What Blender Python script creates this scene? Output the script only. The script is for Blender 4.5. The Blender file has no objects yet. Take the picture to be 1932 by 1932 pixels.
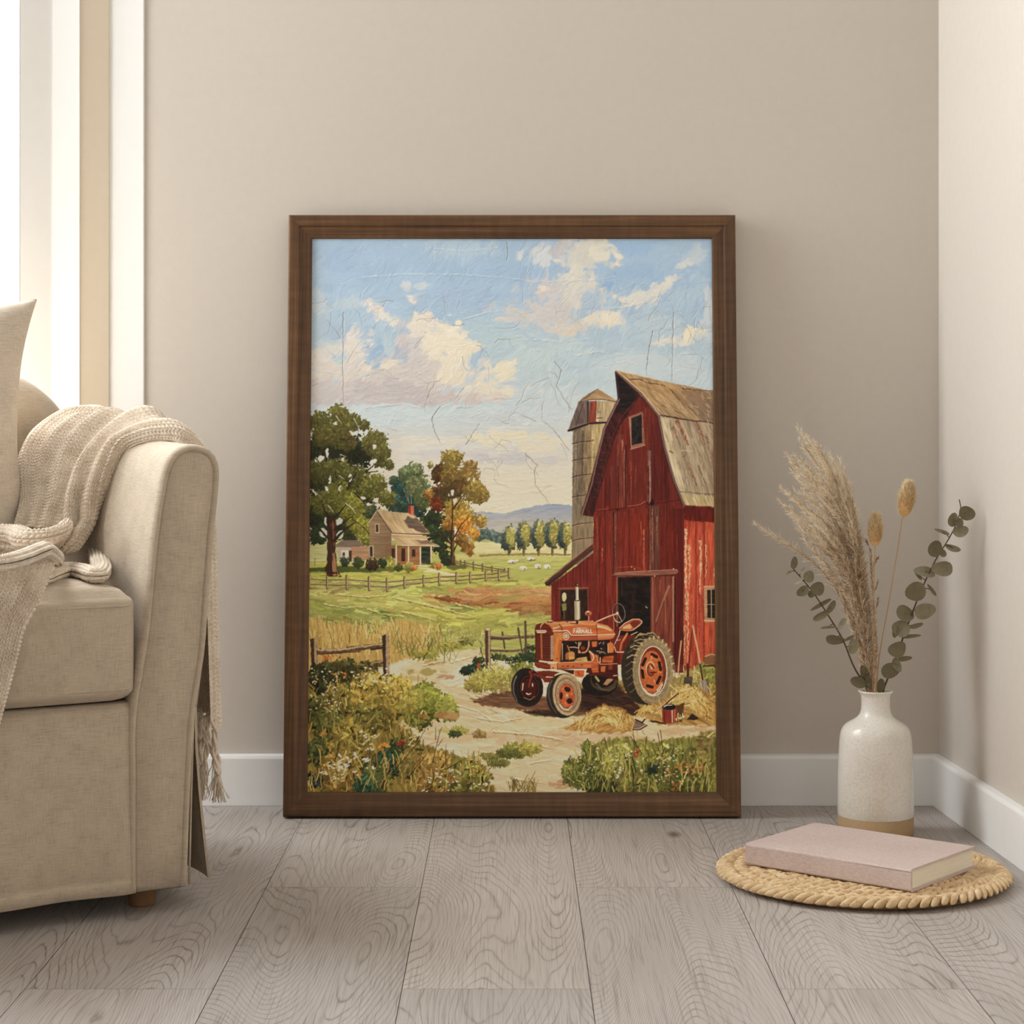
import math
# ---------------------------------------------------------------- the oil painting
import numpy as np
def make_painting():
    """Paints the farm scene stroke by stroke; returns colours (sRGB 0..1), relief and the extent."""
    rng = np.random.default_rng(7)
    S = 1.25; X0, Y0, X1, Y1 = 572.0, 448.0, 1362.0, 1504.0
    W = int((X1-X0)*S); H = int((Y1-Y0)*S)
    C = np.zeros((H, W, 3), np.float32); Z = np.zeros((H, W), np.float32)
    TAB = rng.random((256, 256)).astype(np.float32)
    def vn(x, y, seed=0):
        x = x+seed*17.31; y = y+seed*9.77
        xi = np.floor(x); yi = np.floor(y); fx = x-xi; fy = y-yi
        xi = xi.astype(np.int64) & 255; yi = yi.astype(np.int64) & 255
        fx = fx*fx*(3-2*fx); fy = fy*fy*(3-2*fy); x2 = (xi+1) & 255; y2 = (yi+1) & 255
        a = TAB[yi, xi]*(1-fx)+TAB[yi, x2]*fx; b = TAB[y2, xi]*(1-fx)+TAB[y2, x2]*fx
        return a*(1-fy)+b*fy
    def box(x0, y0, x1, y1):
        i0 = max(0, int((x0-X0)*S)); i1 = min(W, int((x1-X0)*S)+2)
        j0 = max(0, int((y0-Y0)*S)); j1 = min(H, int((y1-Y0)*S)+2)
        if i1 <= i0 or j1 <= j0: return None
        XX, YY = np.meshgrid((np.arange(i0, i1)+.5)/S+X0, (np.arange(j0, j1)+.5)/S+Y0)
        return (slice(j0, j1), slice(i0, i1)), XX.astype(np.float32), YY.astype(np.float32)
    def streak(XX, YY, ang, fw, fl, seed):
        c, s = math.cos(ang), math.sin(ang)
        return vn((XX*c+YY*s)/fl, (YY*c-XX*s)/fw, seed)-.5
    sd_ = [0]
    def nseed():
        sd_[0] += 1; return sd_[0]
    def c3(c): return np.array(c, np.float32)/255
    def lay(sl, cov, col, z=0):
        cov = cov[..., None]
        C[sl] = C[sl]*(1-cov)+col*cov
        if z: Z[sl] += cov[..., 0]*z
    def poly(P, col, soft=1.1, wob=.8, tex=.05, ang=0., fw=1.6, fl=14, alpha=1., col2=None, g=None, z=0):
        xs = [p[0] for p in P]; ys = [p[1] for p in P]
        b = box(min(xs)-3, min(ys)-3, max(xs)+3, max(ys)+3)
        if b is None: return
        sl, XX, YY = b; sd = nseed()
        U, V = XX, YY
        if wob:
            U = XX+wob*2*(vn(XX/5, YY/5, sd)-.5); V = YY+wob*2*(vn(XX/5, YY/5, sd+40)-.5)
        ins = np.zeros(XX.shape, bool); d2 = np.full(XX.shape, 1e9, np.float32)
        for (ax, ay), (bx, by) in zip(P, P[1:]+P[:1]):
            dx, dy = bx-ax, by-ay; L = dx*dx+dy*dy+1e-9
            t = np.clip(((U-ax)*dx+(V-ay)*dy)/L, 0, 1)
            d2 = np.minimum(d2, (U-ax-t*dx)**2+(V-ay-t*dy)**2)
            if ay != by:
                ins ^= ((ay > V) != (by > V)) & (U < dx*(V-ay)/(by-ay)+ax)
        d = np.sqrt(d2); cov = np.clip(np.where(ins, d, -d)/soft+.5, 0, 1)*alpha
        cc = np.broadcast_to(c3(col), XX.shape+(3,)).copy()
        if col2 is not None:      # graded from col at g[0] to col2 at g[1]
            (gx, gy), (hx, hy) = g
            t = np.clip(((XX-gx)*(hx-gx)+(YY-gy)*(hy-gy))/((hx-gx)**2+(hy-gy)**2), 0, 1)[..., None]
            cc = cc*(1-t)+c3(col2)*t
        if tex: cc *= 1+tex*2*(streak(XX, YY, ang, fw, fl, sd)+.6*streak(XX, YY, ang, fw*2.3, fl*2, sd+7))[..., None]
        lay(sl, cov, cc, z)
    def ell(x, y, rx, ry, col, rot=0., soft=1.2, wob=.6, alpha=1., tex=.05, z=0, ring=None):
        R = max(rx, ry)+3
        b = box(x-R, y-R, x+R, y+R)
        if b is None: return
        sl, XX, YY = b; sd = nseed()
        U = XX-x; V = YY-y
        if wob: U = U+wob*2*(vn(XX/4, YY/4, sd)-.5); V = V+wob*2*(vn(XX/4, YY/4, sd+40)-.5)
        c, s = math.cos(rot), math.sin(rot); U, V = U*c+V*s, V*c-U*s
        k = np.sqrt((U/rx)**2+(V/ry)**2); m = min(rx, ry)
        d = (1-k)*np.where(k > .3, np.sqrt(U*U+V*V)/np.maximum(k, 1e-3), m)
        cov = np.clip(d/soft+.5, 0, 1)
        if ring: cov = np.clip((ring/2-np.abs(d))/soft+.5, 0, 1)
        cc = c3(col)*(1+tex*2*(vn(XX/3, YY/3, sd)-.5))[..., None]
        lay(sl, cov*alpha, cc, z)
    def blob(x, y, rx, ry, col, a=1., rot=0., nz=.55, ns=16):   # soft edged patch of paint
        R = max(rx, ry)*1.7+4
        b = box(x-R, y-R, x+R, y+R)
        if b is None: return
        sl, XX, YY = b; sd = nseed(); U = XX-x; V = YY-y
        c, s = math.cos(rot), math.sin(rot); U, V = U*c+V*s, V*c-U*s
        k = np.sqrt((U/rx)**2+(V/ry)**2)
        k = k+nz*(vn(XX/ns, YY/ns, sd)-.5)*2+nz*.6*(vn(XX/ns*2.6, YY/ns*2.6, sd+3)-.5)*2
        t = np.clip((1.15-k)/.5, 0, 1); t = t*t*(3-2*t)
        lay(sl, t*a, np.broadcast_to(c3(col), XX.shape+(3,)))
    def line(P, w, col, w2=None, soft=.9, alpha=1., z=0., wob=.0, tex=.0):
        xs = [p[0] for p in P]; ys = [p[1] for p in P]; w2 = w if w2 is None else w2; m = max(w, w2)+2
        b = box(min(xs)-m, min(ys)-m, max(xs)+m, max(ys)+m)
        if b is None: return
        sl, XX, YY = b; sd = nseed(); U, V = XX, YY
        if wob: U = XX+wob*2*(vn(XX/4, YY/4, sd)-.5); V = YY+wob*2*(vn(XX/4, YY/4, sd+40)-.5)
        best = np.full(XX.shape, -9., np.float32); n = len(P)-1
        for i in range(n):
            (ax, ay), (bx, by) = P[i], P[i+1]; dx, dy = bx-ax, by-ay
            t = np.clip(((U-ax)*dx+(V-ay)*dy)/(dx*dx+dy*dy+1e-9), 0, 1)
            ww = w+(w2-w)*(i+t)/n
            best = np.maximum(best, ww/2-np.sqrt((U-ax-t*dx)**2+(V-ay-t*dy)**2))
        cov = np.clip(best/soft+.5, 0, 1)*alpha
        cc = c3(col) if not tex else c3(col)*(1+tex*2*(vn(XX/2, YY/2, sd)-.5))[..., None]
        lay(sl, cov, cc, z)
    def dab(x, y, L, w, ang, col, z=.25, br=.07, curve=0., al=1.):      # one loaded brush stroke with bristle marks
        R = L/2+w+1
        i0 = int((x-R-X0)*S); i1 = int((x+R-X0)*S)+2; j0 = int((y-R-Y0)*S); j1 = int((y+R-Y0)*S)+2
        i0 = max(i0, 0); j0 = max(j0, 0); i1 = min(i1, W); j1 = min(j1, H)
        if i1-i0 < 1 or j1-j0 < 1: return
        ux = (np.arange(i0, i1)+.5)/S+X0-x; vy = ((np.arange(j0, j1)+.5)/S+Y0-y)[:, None]
        c, s = math.cos(ang), math.sin(ang)
        u = ux*c+vy*s; v = vy*c-ux*s
        if curve: v = v-curve*(u*u)/L
        q = v/(w/2); e = np.abs(u)/(L/2)
        cov = np.clip((1-np.abs(q))*w*.6+.2, 0, 1)*np.clip((1.06-e)*L*(.4 if al == 1 else .12), 0, 1)*al
        bris = TAB[(int(x*7) & 255), (np.clip((q+1.3)*w*.9, 0, 250)).astype(np.int64) & 255]-.5
        cc = np.clip(col*(1+br*2*bris[..., None]), 0, 1)
        cv = cov[..., None]; sl = (slice(j0, j1), slice(i0, i1))
        C[sl] = C[sl]*(1-cv)+cc*cv
        if z: Z[sl] = Z[sl]*(1-.6*cov)+cov*(z*(.5+bris)+.25*z*np.clip(np.abs(q), 0, 1))
    def at(x, y): return C[min(H-1, max(0, int((y-Y0)*S))), min(W-1, max(0, int((x-X0)*S)))].copy()
    def strokes(n, x0, y0, x1, y1, L, w, ang, jit=.06, aj=.25, z=.25, mask=None, curve=0., br=.07, al=1.):
        for _ in range(n):                                   # strokes that carry on the colour below them
            x = rng.uniform(x0, x1); y = rng.uniform(y0, y1)
            if mask is not None and not mask(x, y): continue
            a = ang(x, y) if callable(ang) else ang
            col = at(x, y)*(1+rng.normal(0, jit))+rng.normal(0, jit*.25, 3)
            dab(x, y, L*rng.uniform(.6, 1.4), w*rng.uniform(.6, 1.3), a+rng.normal(0, aj), np.clip(col, 0, 1), z, br, curve*rng.normal(), al)
    def leaves(x, y, r, col, n=None, L=6, w=3, jit=.16, z=.4, ry=None):
        ry = r if ry is None else ry; n = int(r*ry*.2) if n is None else n; base = c3(col)
        b = box(x-r*1.3, y-ry*1.3, x+r*1.3, y+ry*1.3)
        if b is not None and r > 4:
            sl, XX, YY = b; sd = nseed(); k = np.sqrt(((XX-x)/r)**2+((YY-y)/ry)**2)
            k = k+.34*(vn(XX/5, YY/5, sd)-.5)*2+.2*(vn(XX/2.2, YY/2.2, sd+5)-.5)*2
            cc = base*.82*(1-.18*(YY-y)/ry+.22*(vn(XX/3.5, YY/2, sd+9)-.5))[..., None]
            lay(sl, np.clip((1.0-k)*min(r, ry)*.7, 0, 1)*.96, cc, .15)
        for _ in range(n):
            a = rng.uniform(0, 6.283); q = math.sqrt(rng.uniform())
            px = x+math.cos(a)*q*r; py = y+math.sin(a)*q*ry
            lit = 1-.20*(py-y)/ry+.05*(px-x)/r
            k = base*lit*(1+rng.normal(0, jit))+rng.normal(0, .018, 3)
            dab(px, py, L*rng.uniform(.6, 1.5), w*rng.uniform(.7, 1.5), rng.uniform(0, 3.14), np.clip(k, 0, 1), z, .12, rng.normal(0, .3))
    def blades(n, x0, x1, y0, y1, L, cols, w=1.4, lean=.25, z=.35, jit=.12):
        pos = sorted((rng.uniform(y0, y1), rng.uniform(x0, x1)) for _ in range(n))
        for y, x in pos:
            l = L*rng.uniform(.5, 1.3); a = -math.pi/2+rng.normal(0, lean)
            k = c3(cols[rng.integers(len(cols))])*(1+rng.normal(0, jit))
            dab(x+math.cos(a)*l/2, y+math.sin(a)*l/2, l, w*rng.uniform(.6, 1.5), a, np.clip(k, 0, 1), z, .06, rng.normal(0, .25))
    def flowers(n, x0, y0, x1, y1, cols, r=1.8, cl=3):
        for _ in range(n):
            x = rng.uniform(x0, x1); y = rng.uniform(y0, y1); k = cols[rng.integers(len(cols))]
            for _ in range(rng.integers(1, cl+1)):
                dab(x+rng.normal(0, 3.2), y+rng.normal(0, 2.4), r*rng.uniform(1.5, 3.0), r*rng.uniform(1., 1.6), rng.uniform(-.8, .8), c3(k)*rng.uniform(.88, 1), .7, .03)
    def Q(ox, oy, k, s): return [(float(a.split(',')[0])/k+ox, float(a.split(',')[1])/k+oy) for a in s.split()]
    # ---- sky
    sl, XX, YY = box(X0, Y0, X1, Y1)
    ky = [448, 520, 600, 700, 780, 830, 880, 940, 1010]
    kc = np.array([(160, 188, 218), (156, 184, 216), (166, 192, 216), (184, 206, 218), (203, 220, 224), (222, 224, 214), (236, 225, 200), (245, 229, 190), (238, 222, 186)], np.float32)/255
    yy = YY+14*(vn(XX/60, YY/30, 3)-.5)
    C[:] = np.stack([np.interp(yy, ky, kc[:, i]) for i in range(3)], -1)
    C[:] = C*(1+.05*(vn(XX/40, YY/18, 5)-.5))[..., None]
    for a in [(590, 500, 40, 30, (172, 194, 216), .6), (640, 490, 60, 26, (150, 176, 212), .6), (700, 475, 60, 20, (158, 184, 216), .6), (860, 470, 70, 20, (176, 200, 220), .7), (880, 560, 50, 26, (158, 182, 214), .8), (820, 590, 40, 26, (160, 186, 216), .7),
              (604, 578, 14, 40, (196, 208, 214), .7), (660, 575, 40, 14, (190, 205, 212), .6), (640, 625, 40, 26, (164, 186, 210), .8), (700, 655, 24, 34, (152, 180, 212), .95), (715, 690, 22, 20, (158, 184, 212), .9),
              (930, 645, 60, 40, (178, 202, 212), .7), (905, 680, 24, 26, (165, 190, 212), .8), (1000, 690, 60, 34, (190, 210, 214), .8), (965, 640, 40, 20, (180, 204, 214), .8),
              (1186, 466, 60, 16, (150, 182, 222), .95), (1207, 514, 56, 18, (150, 181, 218), .95), (1149, 537, 20, 17, (140, 174, 214), .95), (1250, 490, 40, 26, (160, 188, 220), .8), (1310, 560, 40, 50, (172, 196, 220), .7), (1320, 590, 18, 24, (160, 188, 220), .8), (1240, 620, 60, 26, (186, 206, 218), .7),
              (1240, 690, 110, 26, (202, 218, 224), .7), (1030, 660, 70, 24, (192, 212, 216), .8)]: blob(*a)
    for a in [(1020, 479, 40, 22, (214, 219, 220), .9), (1060, 468, 26, 16, (192, 190, 194), .9), (1103, 486, 44, 40, (214, 210, 196), .95), (1133, 472, 22, 22, (232, 224, 200), .9), (1089, 526, 36, 36, (222, 216, 200), .95), (1031, 549, 44, 26, (204, 200, 202), .95), (1100, 560, 44, 22, (218, 212, 200), .95),
              (1018, 588, 66, 22, (206, 201, 198), .95), (952, 602, 26, 9, (222, 206, 196), .8), (980, 600, 26, 14, (208, 202, 196), .8), (1072, 622, 50, 17, (220, 206, 190), .95), (1130, 605, 50, 14, (238, 224, 200), .9), (1150, 600, 22, 12, (246, 230, 202), .9), (1190, 566, 44, 17, (230, 225, 212), .9), (1116, 568, 19, 17, (170, 192, 214), .95), (1116, 548, 20, 8, (200, 210, 216), .9),
              (1166, 489, 8, 14, (250, 232, 204), .95, -.4), (1250, 541, 30, 11, (234, 228, 210), .9, -.5), (1290, 500, 16, 10, (232, 228, 214), .9, -.6), (1312, 480, 18, 18, (200, 210, 216), .7), (1306, 630, 26, 14, (250, 236, 196), .95, -.4), (1270, 646, 36, 10, (236, 231, 214), .9), (1336, 600, 12, 50, (212, 220, 220), .7),
              (1018, 545, 10, 5, (244, 222, 200), .9), (1050, 492, 6, 4, (248, 224, 200), .9)]: blob(*a)
    # the big cumulus on the left
    for a in [(604, 690, 34, 24, (228, 217, 203), .95), (622, 655, 26, 18, (226, 219, 206), .8), (672, 652, 26, 30, (232, 220, 204), .95), (660, 700, 60, 30, (222, 210, 198), .95), (740, 720, 70, 40, (208, 197, 190), .95), (800, 690, 70, 50, (214, 202, 192), .95), (640, 735, 70, 20, (205, 194, 190), .95), (764, 648, 28, 34, (204, 196, 194), .95), (795, 612, 22, 24, (240, 224, 202), .95),
              (784, 662, 36, 22, (208, 199, 196), .9), (754, 673, 14, 16, (168, 180, 200), .9), (844, 640, 34, 30, (252, 236, 204), 1), (871, 660, 24, 28, (250, 232, 200), 1), (826, 652, 30, 24, (248, 231, 200), 1), (846, 690, 24, 30, (248, 229, 196), .95), (866, 710, 20, 24, (244, 225, 196), .95), (740, 690, 16, 12, (240, 226, 200), .8), (722, 690, 12, 8, (246, 230, 200), .7), (690, 695, 14, 10, (244, 228, 200), .7),
              (737, 737, 70, 20, (192, 183, 184), .85), (799, 750, 70, 16, (194, 184, 184), .9), (860, 752, 60, 14, (206, 192, 186), .9), (910, 705, 22, 18, (238, 226, 204), .95), (952, 700, 20, 18, (248, 231, 194), .95), (913, 730, 50, 16, (240, 224, 198), .95), (960, 738, 44, 12, (242, 228, 198), .9), (930, 752, 50, 9, (228, 210, 196), .9), (780, 700, 44, 16, (206, 196, 192), .8), (670, 756, 90, 8, (200, 188, 186), .8),
              (712, 588, 24, 14, (238, 222, 206), .9, .5), (738, 604, 24, 12, (240, 228, 208), .9, .3), (700, 575, 12, 8, (240, 220, 204), .9), (778, 562, 14, 8, (250, 226, 202), .95, .4), (766, 543, 12, 9, (214, 216, 214), .8), (793, 540, 16, 6, (206, 214, 214), .7)]: blob(*a)
    for a in [(700, 790, 90, 20, (203, 221, 226), .8), (860, 785, 100, 16, (206, 222, 226), .8), (930, 790, 60, 14, (204, 212, 216), .8), (630, 785, 50, 20, (208, 222, 226), .8), (950, 826, 70, 12, (250, 232, 186), .95), (810, 833, 90, 9, (240, 230, 204), .8), (1010, 842, 70, 12, (246, 228, 188), .9), (1040, 760, 50, 40, (206, 220, 224), .7), (1180, 690, 40, 20, (204, 220, 226), .6),
              (860, 856, 110, 9, (216, 208, 206), .85), (960, 866, 80, 9, (206, 202, 204), .85), (800, 880, 60, 14, (232, 222, 202), .7), (1040, 870, 40, 8, (214, 206, 204), .8), (970, 925, 90, 34, (247, 231, 192), .8), (740, 880, 40, 50, (238, 228, 204), .7)]: blob(*a)
    sky = lambda x, y: y < 960
    strokes(2600, 578, 452, 1358, 800, 22, 6.5, lambda x, y: -.5+1.6*(TAB[int(y/60) & 255, int(x/70) & 255]-.5), .010, .3, .5, sky, .12, .03, .6)
    strokes(900, 578, 780, 1120, 980, 26, 4, 0.0, .010, .1, .5, sky, .05, .025, .6)
    # ---- far hills and fields
    poly([(884, 968), (909, 966), (930, 968), (955, 969), (986, 960), (1010, 955), (1033, 952), (1064, 952), (1100, 958), (1100, 1040), (884, 1040)], (146, 160, 184), wob=1.2, tex=.07, ang=-.15, col2=(160, 166, 174), g=((0, 960), (0, 995)))
    line([(905, 972), (955, 972)], 3, (150, 175, 215), alpha=.7); poly([(884, 996), (940, 986), (1000, 982), (1090, 990), (1090, 1030), (884, 1030)], (158, 164, 170), wob=1.5, soft=4, ang=-.1)
    poly([(560, 1020), (1130, 1020), (1130, 1240), (560, 1240)], (160, 172, 78), tex=.1, ang=.03, fw=2, fl=30)
    poly([(558, 1018), (700, 1018), (700, 1070), (558, 1070)], (196, 206, 128), tex=.08)
    poly([(880, 1024), (1090, 1020), (1090, 1050), (880, 1052)], (226, 206, 132), wob=1.5, tex=.08, ang=.02)
    poly([(860, 1046), (950, 1042), (1085, 1046), (1085, 1056), (860, 1058)], (184, 180, 98), wob=2, soft=3)
    poly([(848, 1056), (1090, 1052), (1090, 1110), (950, 1108), (848, 1098)], (166, 178, 86), wob=1.5, col2=(150, 162, 64), g=((0, 1054), (0, 1105)), tex=.1, ang=-.05)
    for i in range(26): leaves(903+i*1.7, 1012+5*math.sin(i*1.3)-4*math.sin(i*.2), 6, (84, 106, 106), 5, 6, 4)
    for i, (x, y, rx, ry) in enumerate([(960, 1017, 14, 23), (988, 1011, 14, 25), (1016, 1010, 14, 27), (1042, 1008, 15, 27), (1066, 1010, 12, 25)]):
        line([(x, y+14), (x, 1047)], 4.5, (92, 80, 58)); line([(x+3, y+14), (x+2, 1047)], 1.6, (150, 130, 95))
        leaves(x-1, y, rx, (86, 98, 78), 90, 6, 3.4, .12, .4, ry); leaves(x-6, y+4, 7, (62, 80, 84), 46, 6, 3, .12, .4, ry*.75); leaves(x+4, y-2, rx*.6, (146, 142, 66), 60, 6, 3, .12, .4, ry*.8)
    line([(905, 1049), (940, 1047), (1010, 1046), (1076, 1047)], 3, (112, 108, 66), alpha=.85, wob=1)
    for x, y, a, b in [(965, 1060, 7.5, 3.2), (975, 1058.5, 4, 2), (1000, 1055, 6, 2.8), (1007, 1055, 3, 1.5), (987, 1073, 7, 4.6), (1014, 1069, 6, 4), (1032, 1070, 6.4, 4.6)]:
        ell(x+1, y+b*.9, a, 1.6, (80, 74, 48), alpha=.8); ell(x, y, a, b, (240, 236, 216), z=.5)
        if b > 2.5: line([(x+a*.1, y+b), (x+a*.5, y+b*.1)], 1.6, (60, 50, 45))
    # meadow between fence and the golden grass
    for a in [(650, 1130, 70, 9, (176, 178, 78)), (620, 1150, 60, 8, (126, 150, 62)), (700, 1158, 60, 8, (112, 152, 66)), (740, 1140, 70, 7, (190, 190, 84)), (760, 1122, 60, 7, (170, 184, 84)), (800, 1150, 60, 9, (184, 176, 66)), (850, 1160, 60, 10, (178, 182, 70)), (690, 1180, 60, 12, (118, 146, 66)), (780, 1190, 60, 14, (140, 152, 66)), (900, 1175, 90, 16, (164, 168, 62)), (960, 1180, 70, 26, (164, 166, 66)),
              (880, 1104, 60, 6, (172, 186, 78)), (960, 1102, 60, 9, (164, 176, 72)), (1000, 1085, 40, 12, (152, 172, 76)), (820, 1112, 60, 6, (138, 162, 62)), (640, 1112, 60, 5, (136, 116, 72)), (860, 1135, 40, 5, (176, 170, 86))]: blob(*a, .85)
    poly([(788, 1125), (820, 1118), (889, 1109), (950, 1110), (1045, 1108), (1045, 1158), (972, 1156), (930, 1150), (889, 1143), (830, 1136)], (190, 136, 80), wob=2.5, tex=.16, ang=-.08, fw=2, fl=24, col2=(150, 96, 58), g=((0, 1118), (0, 1152)), z=.3)
    for a in [(955, 1130, 40, 5, (150, 152, 70), .9), (1010, 1120, 30, 6, (182, 146, 84), .8), (930, 1139, 60, 3, (120, 72, 44), .8), (850, 1132, 30, 2.5, (130, 78, 48), .8), (1015, 1160, 30, 12, (150, 140, 66), .8)]: blob(*a)
    strokes(1500, 578, 1096, 1045, 1200, 26, 4, lambda x, y: .12 if y > 1125 and x < 860 else -.06, .055, .16, .5, None, .25, .06)
    for P in [((612, 1140), (650, 1147), (690, 1145)), ((695, 1150), (720, 1159), (760, 1163)), ((760, 1155), (785, 1160), (822, 1171)), ((800, 1140), (840, 1150), (890, 1163)), ((640, 1122), (690, 1127), (730, 1124)), ((860, 1140), (900, 1150)), ((740, 1128), (790, 1138), (850, 1155))]:
        line(P, 2.6, (214, 208, 112), 1.2, wob=1.5, z=.7); line([(x, y+2) for x, y in P], 1.1, (84, 92, 38), .6, wob=1.5, alpha=.8)
    # ---- left side: lawn, trees, house
    poly([(560, 1062), (860, 1066), (960, 1078), (880, 1090), (760, 1096), (560, 1094)], (172, 178, 66), wob=1.5, tex=.1, ang=.02)
    for a in [(610, 1074, 50, 6, (52, 78, 36), .95), (680, 1076, 50, 6, (60, 84, 38), .95), (740, 1074, 40, 5, (84, 100, 42), .9), (600, 1068, 30, 3, (160, 168, 60), .9), (670, 1082, 22, 2.5, (178, 180, 70), .9), (860, 1070, 20, 6, (84, 92, 44), .9)]: blob(*a)
    line([(583, 1062), (620, 1060)], 1, (110, 95, 70)); line([(594, 1054), (594, 1068)], 1.5, (120, 104, 80))
    for a in [(772, 950, 32, (38, 66, 62)), (756, 918, 18, (46, 78, 72)), (776, 897, 22, (84, 108, 66)), (788, 918, 22, (98, 114, 66)), (742, 908, 9, (62, 90, 68)), (797, 946, 16, (84, 102, 58)), (764, 894, 12, (96, 118, 74)), (786, 888, 10, (104, 122, 74)), (745, 950, 18, (52, 78, 66)), (806, 985, 14, (58, 76, 44)), (700, 975, 22, (44, 66, 58)), (690, 960, 16, (70, 92, 52))]: leaves(*a)
    for P in [((776, 950), (775, 905)), ((770, 945), (762, 922)), ((779, 930), (787, 910)), ((772, 950), (768, 925))]: line(P, 1.8, (150, 140, 110), .8, alpha=.7)
    # autumn tree
    for a in [(820, 980, 19, (40, 54, 36)), (838, 1008, 16, (48, 58, 36)), (812, 1005, 14, (44, 60, 38)), (828, 1030, 14, (42, 56, 36)), (838, 1045, 10, (46, 60, 38)), (831, 894, 18, (88, 58, 28)), (853, 868, 21, (142, 116, 42)), (888, 883, 14, (150, 112, 46)), (812, 878, 6, (150, 130, 70)), (855, 904, 24, (128, 98, 36)), (887, 904, 18, (140, 106, 42)), (860, 925, 22, (96, 72, 34)), (828, 933, 18, (84, 62, 32)), (809, 933, 10, (166, 108, 34)), (898, 930, 22, (150, 120, 42)), (912, 935, 10, (148, 116, 44)), (825, 953, 14, (112, 50, 26)), (846, 948, 14, (78, 70, 34)),
              (862, 968, 25, (160, 124, 36)), (880, 982, 18, (150, 118, 38)), (906, 984, 12, (152, 122, 44)), (875, 990, 18, (206, 124, 30)), (893, 1008, 12, (198, 128, 36)), (846, 990, 12, (150, 104, 34)), (882, 1032, 12, (130, 96, 36)), (870, 1018, 12, (120, 88, 36)), (886, 1042, 8, (142, 100, 40))]: leaves(*a)
    for x, y, a, b in [(853, 930, 3, 8), (859, 945, 4, 9), (872, 938, 3, 6), (847, 935, 2, 4), (888, 948, 4, 4), (884, 904, 3, 4), (895, 906, 3, 4)]: ell(x, y, a*.75, b*.75, (236, 224, 194), .3, wob=2., z=-.2)
    poly([(850, 1000), (857, 1000), (857, 1040), (859, 1066), (845, 1068), (850, 1040)], (62, 44, 32), tex=.2, ang=1.57); line([(855, 1005), (855, 1062)], 1.6, (120, 92, 66))
    for P in [((853, 1010), (854, 950), (852, 935)), ((854, 1020), (870, 990), (886, 975)), ((853, 1030), (838, 1012), (826, 1002)), ((856, 960), (870, 940), (882, 928)), ((850, 1035), (836, 1025)), ((856, 1040), (866, 1020))]: line(P, 3, (60, 44, 32), 1)
    # big oak at the left edge
    for a in [(650, 850, 34, (44, 46, 26)), (685, 858, 24, (40, 44, 26)), (600, 850, 26, (48, 52, 28)), (610, 920, 30, (44, 54, 26)), (598, 975, 24, (34, 50, 30)), (650, 905, 30, (52, 60, 28)), (640, 990, 28, (38, 54, 30)), (680, 930, 24, (44, 56, 28)), (600, 1010, 18, (36, 58, 38)), (660, 1015, 16, (46, 62, 34)), (603, 798, 22, (108, 104, 38)), (640, 784, 20, (116, 108, 38)), (664, 797, 17, (112, 106, 40)), (688, 803, 10, (110, 102, 40)), (640, 820, 26, (102, 98, 34)), (610, 824, 20, (110, 102, 34)), (707, 836, 24, (116, 110, 42)), (724, 853, 14, (112, 106, 40)), (733, 878, 10, (110, 110, 44)), (716, 868, 14, (104, 100, 38)), (655, 835, 16, (104, 92, 34)),
              (600, 890, 24, (88, 94, 34)), (640, 888, 24, (100, 106, 36)), (675, 897, 18, (96, 102, 34)), (706, 914, 22, (126, 122, 38)), (694, 926, 18, (112, 114, 36)), (730, 940, 16, (118, 120, 38)), (642, 940, 30, (112, 122, 34)), (666, 956, 24, (126, 134, 36)), (608, 950, 22, (90, 104, 34)), (672, 985, 20, (132, 140, 38)), (686, 998, 20, (140, 146, 42)), (692, 1016, 14, (136, 144, 46)), (655, 965, 16, (120, 132, 34)), (704, 1004, 10, (132, 136, 44))]: leaves(*a)
    for x, y, a, b, t in [(617, 853, 5, 10, .2), (606, 866, 8, 8, .6), (596, 868, 4, 7, -.5), (705, 872, 10, 6, -.5), (714, 886, 8, 5, .2), (664, 905, 7, 4, -.8), (660, 898, 3, 4, .3), (647, 866, 5, 6, .4), (623, 905, 2, 12, .1), (616, 923, 3, 6, .1), (685, 941, 6, 4, -.3), (640, 922, 3, 6, .2), (706, 844, 5, 5, 0), (593, 930, 2, 10, -.5), (696, 952, 7, 2.5, -.3), (665, 818, 7, 6, .4), (633, 800, 5, 3, .3), (585, 815, 3, 4, 0)]: ell(x, y, a*.72, b*.72, (226, 224, 208), t, wob=2.4, z=-.2)
    for x, y, a, b, t in [(617, 985, 5, 9, -.3), (640, 985, 6, 8, .4), (610, 1006, 7, 10, -.4), (642, 1010, 6, 9, .5)]: ell(x, y, a, b, (176, 190, 190), t, wob=1.2)
    poly([(616, 975), (633, 972), (634, 1000), (633, 1040), (637, 1075), (645, 1089), (610, 1087), (617, 1060), (618, 1020)], (58, 40, 30), tex=.25, ang=1.5, fw=2, wob=1.2)
    poly([(627, 1045), (632, 1042), (636, 1075), (641, 1090), (628, 1090)], (138, 104, 76), tex=.2, ang=1.5, wob=1); line([(628, 985), (630, 1030)], 3.4, (124, 78, 52), 2, wob=1)
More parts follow.
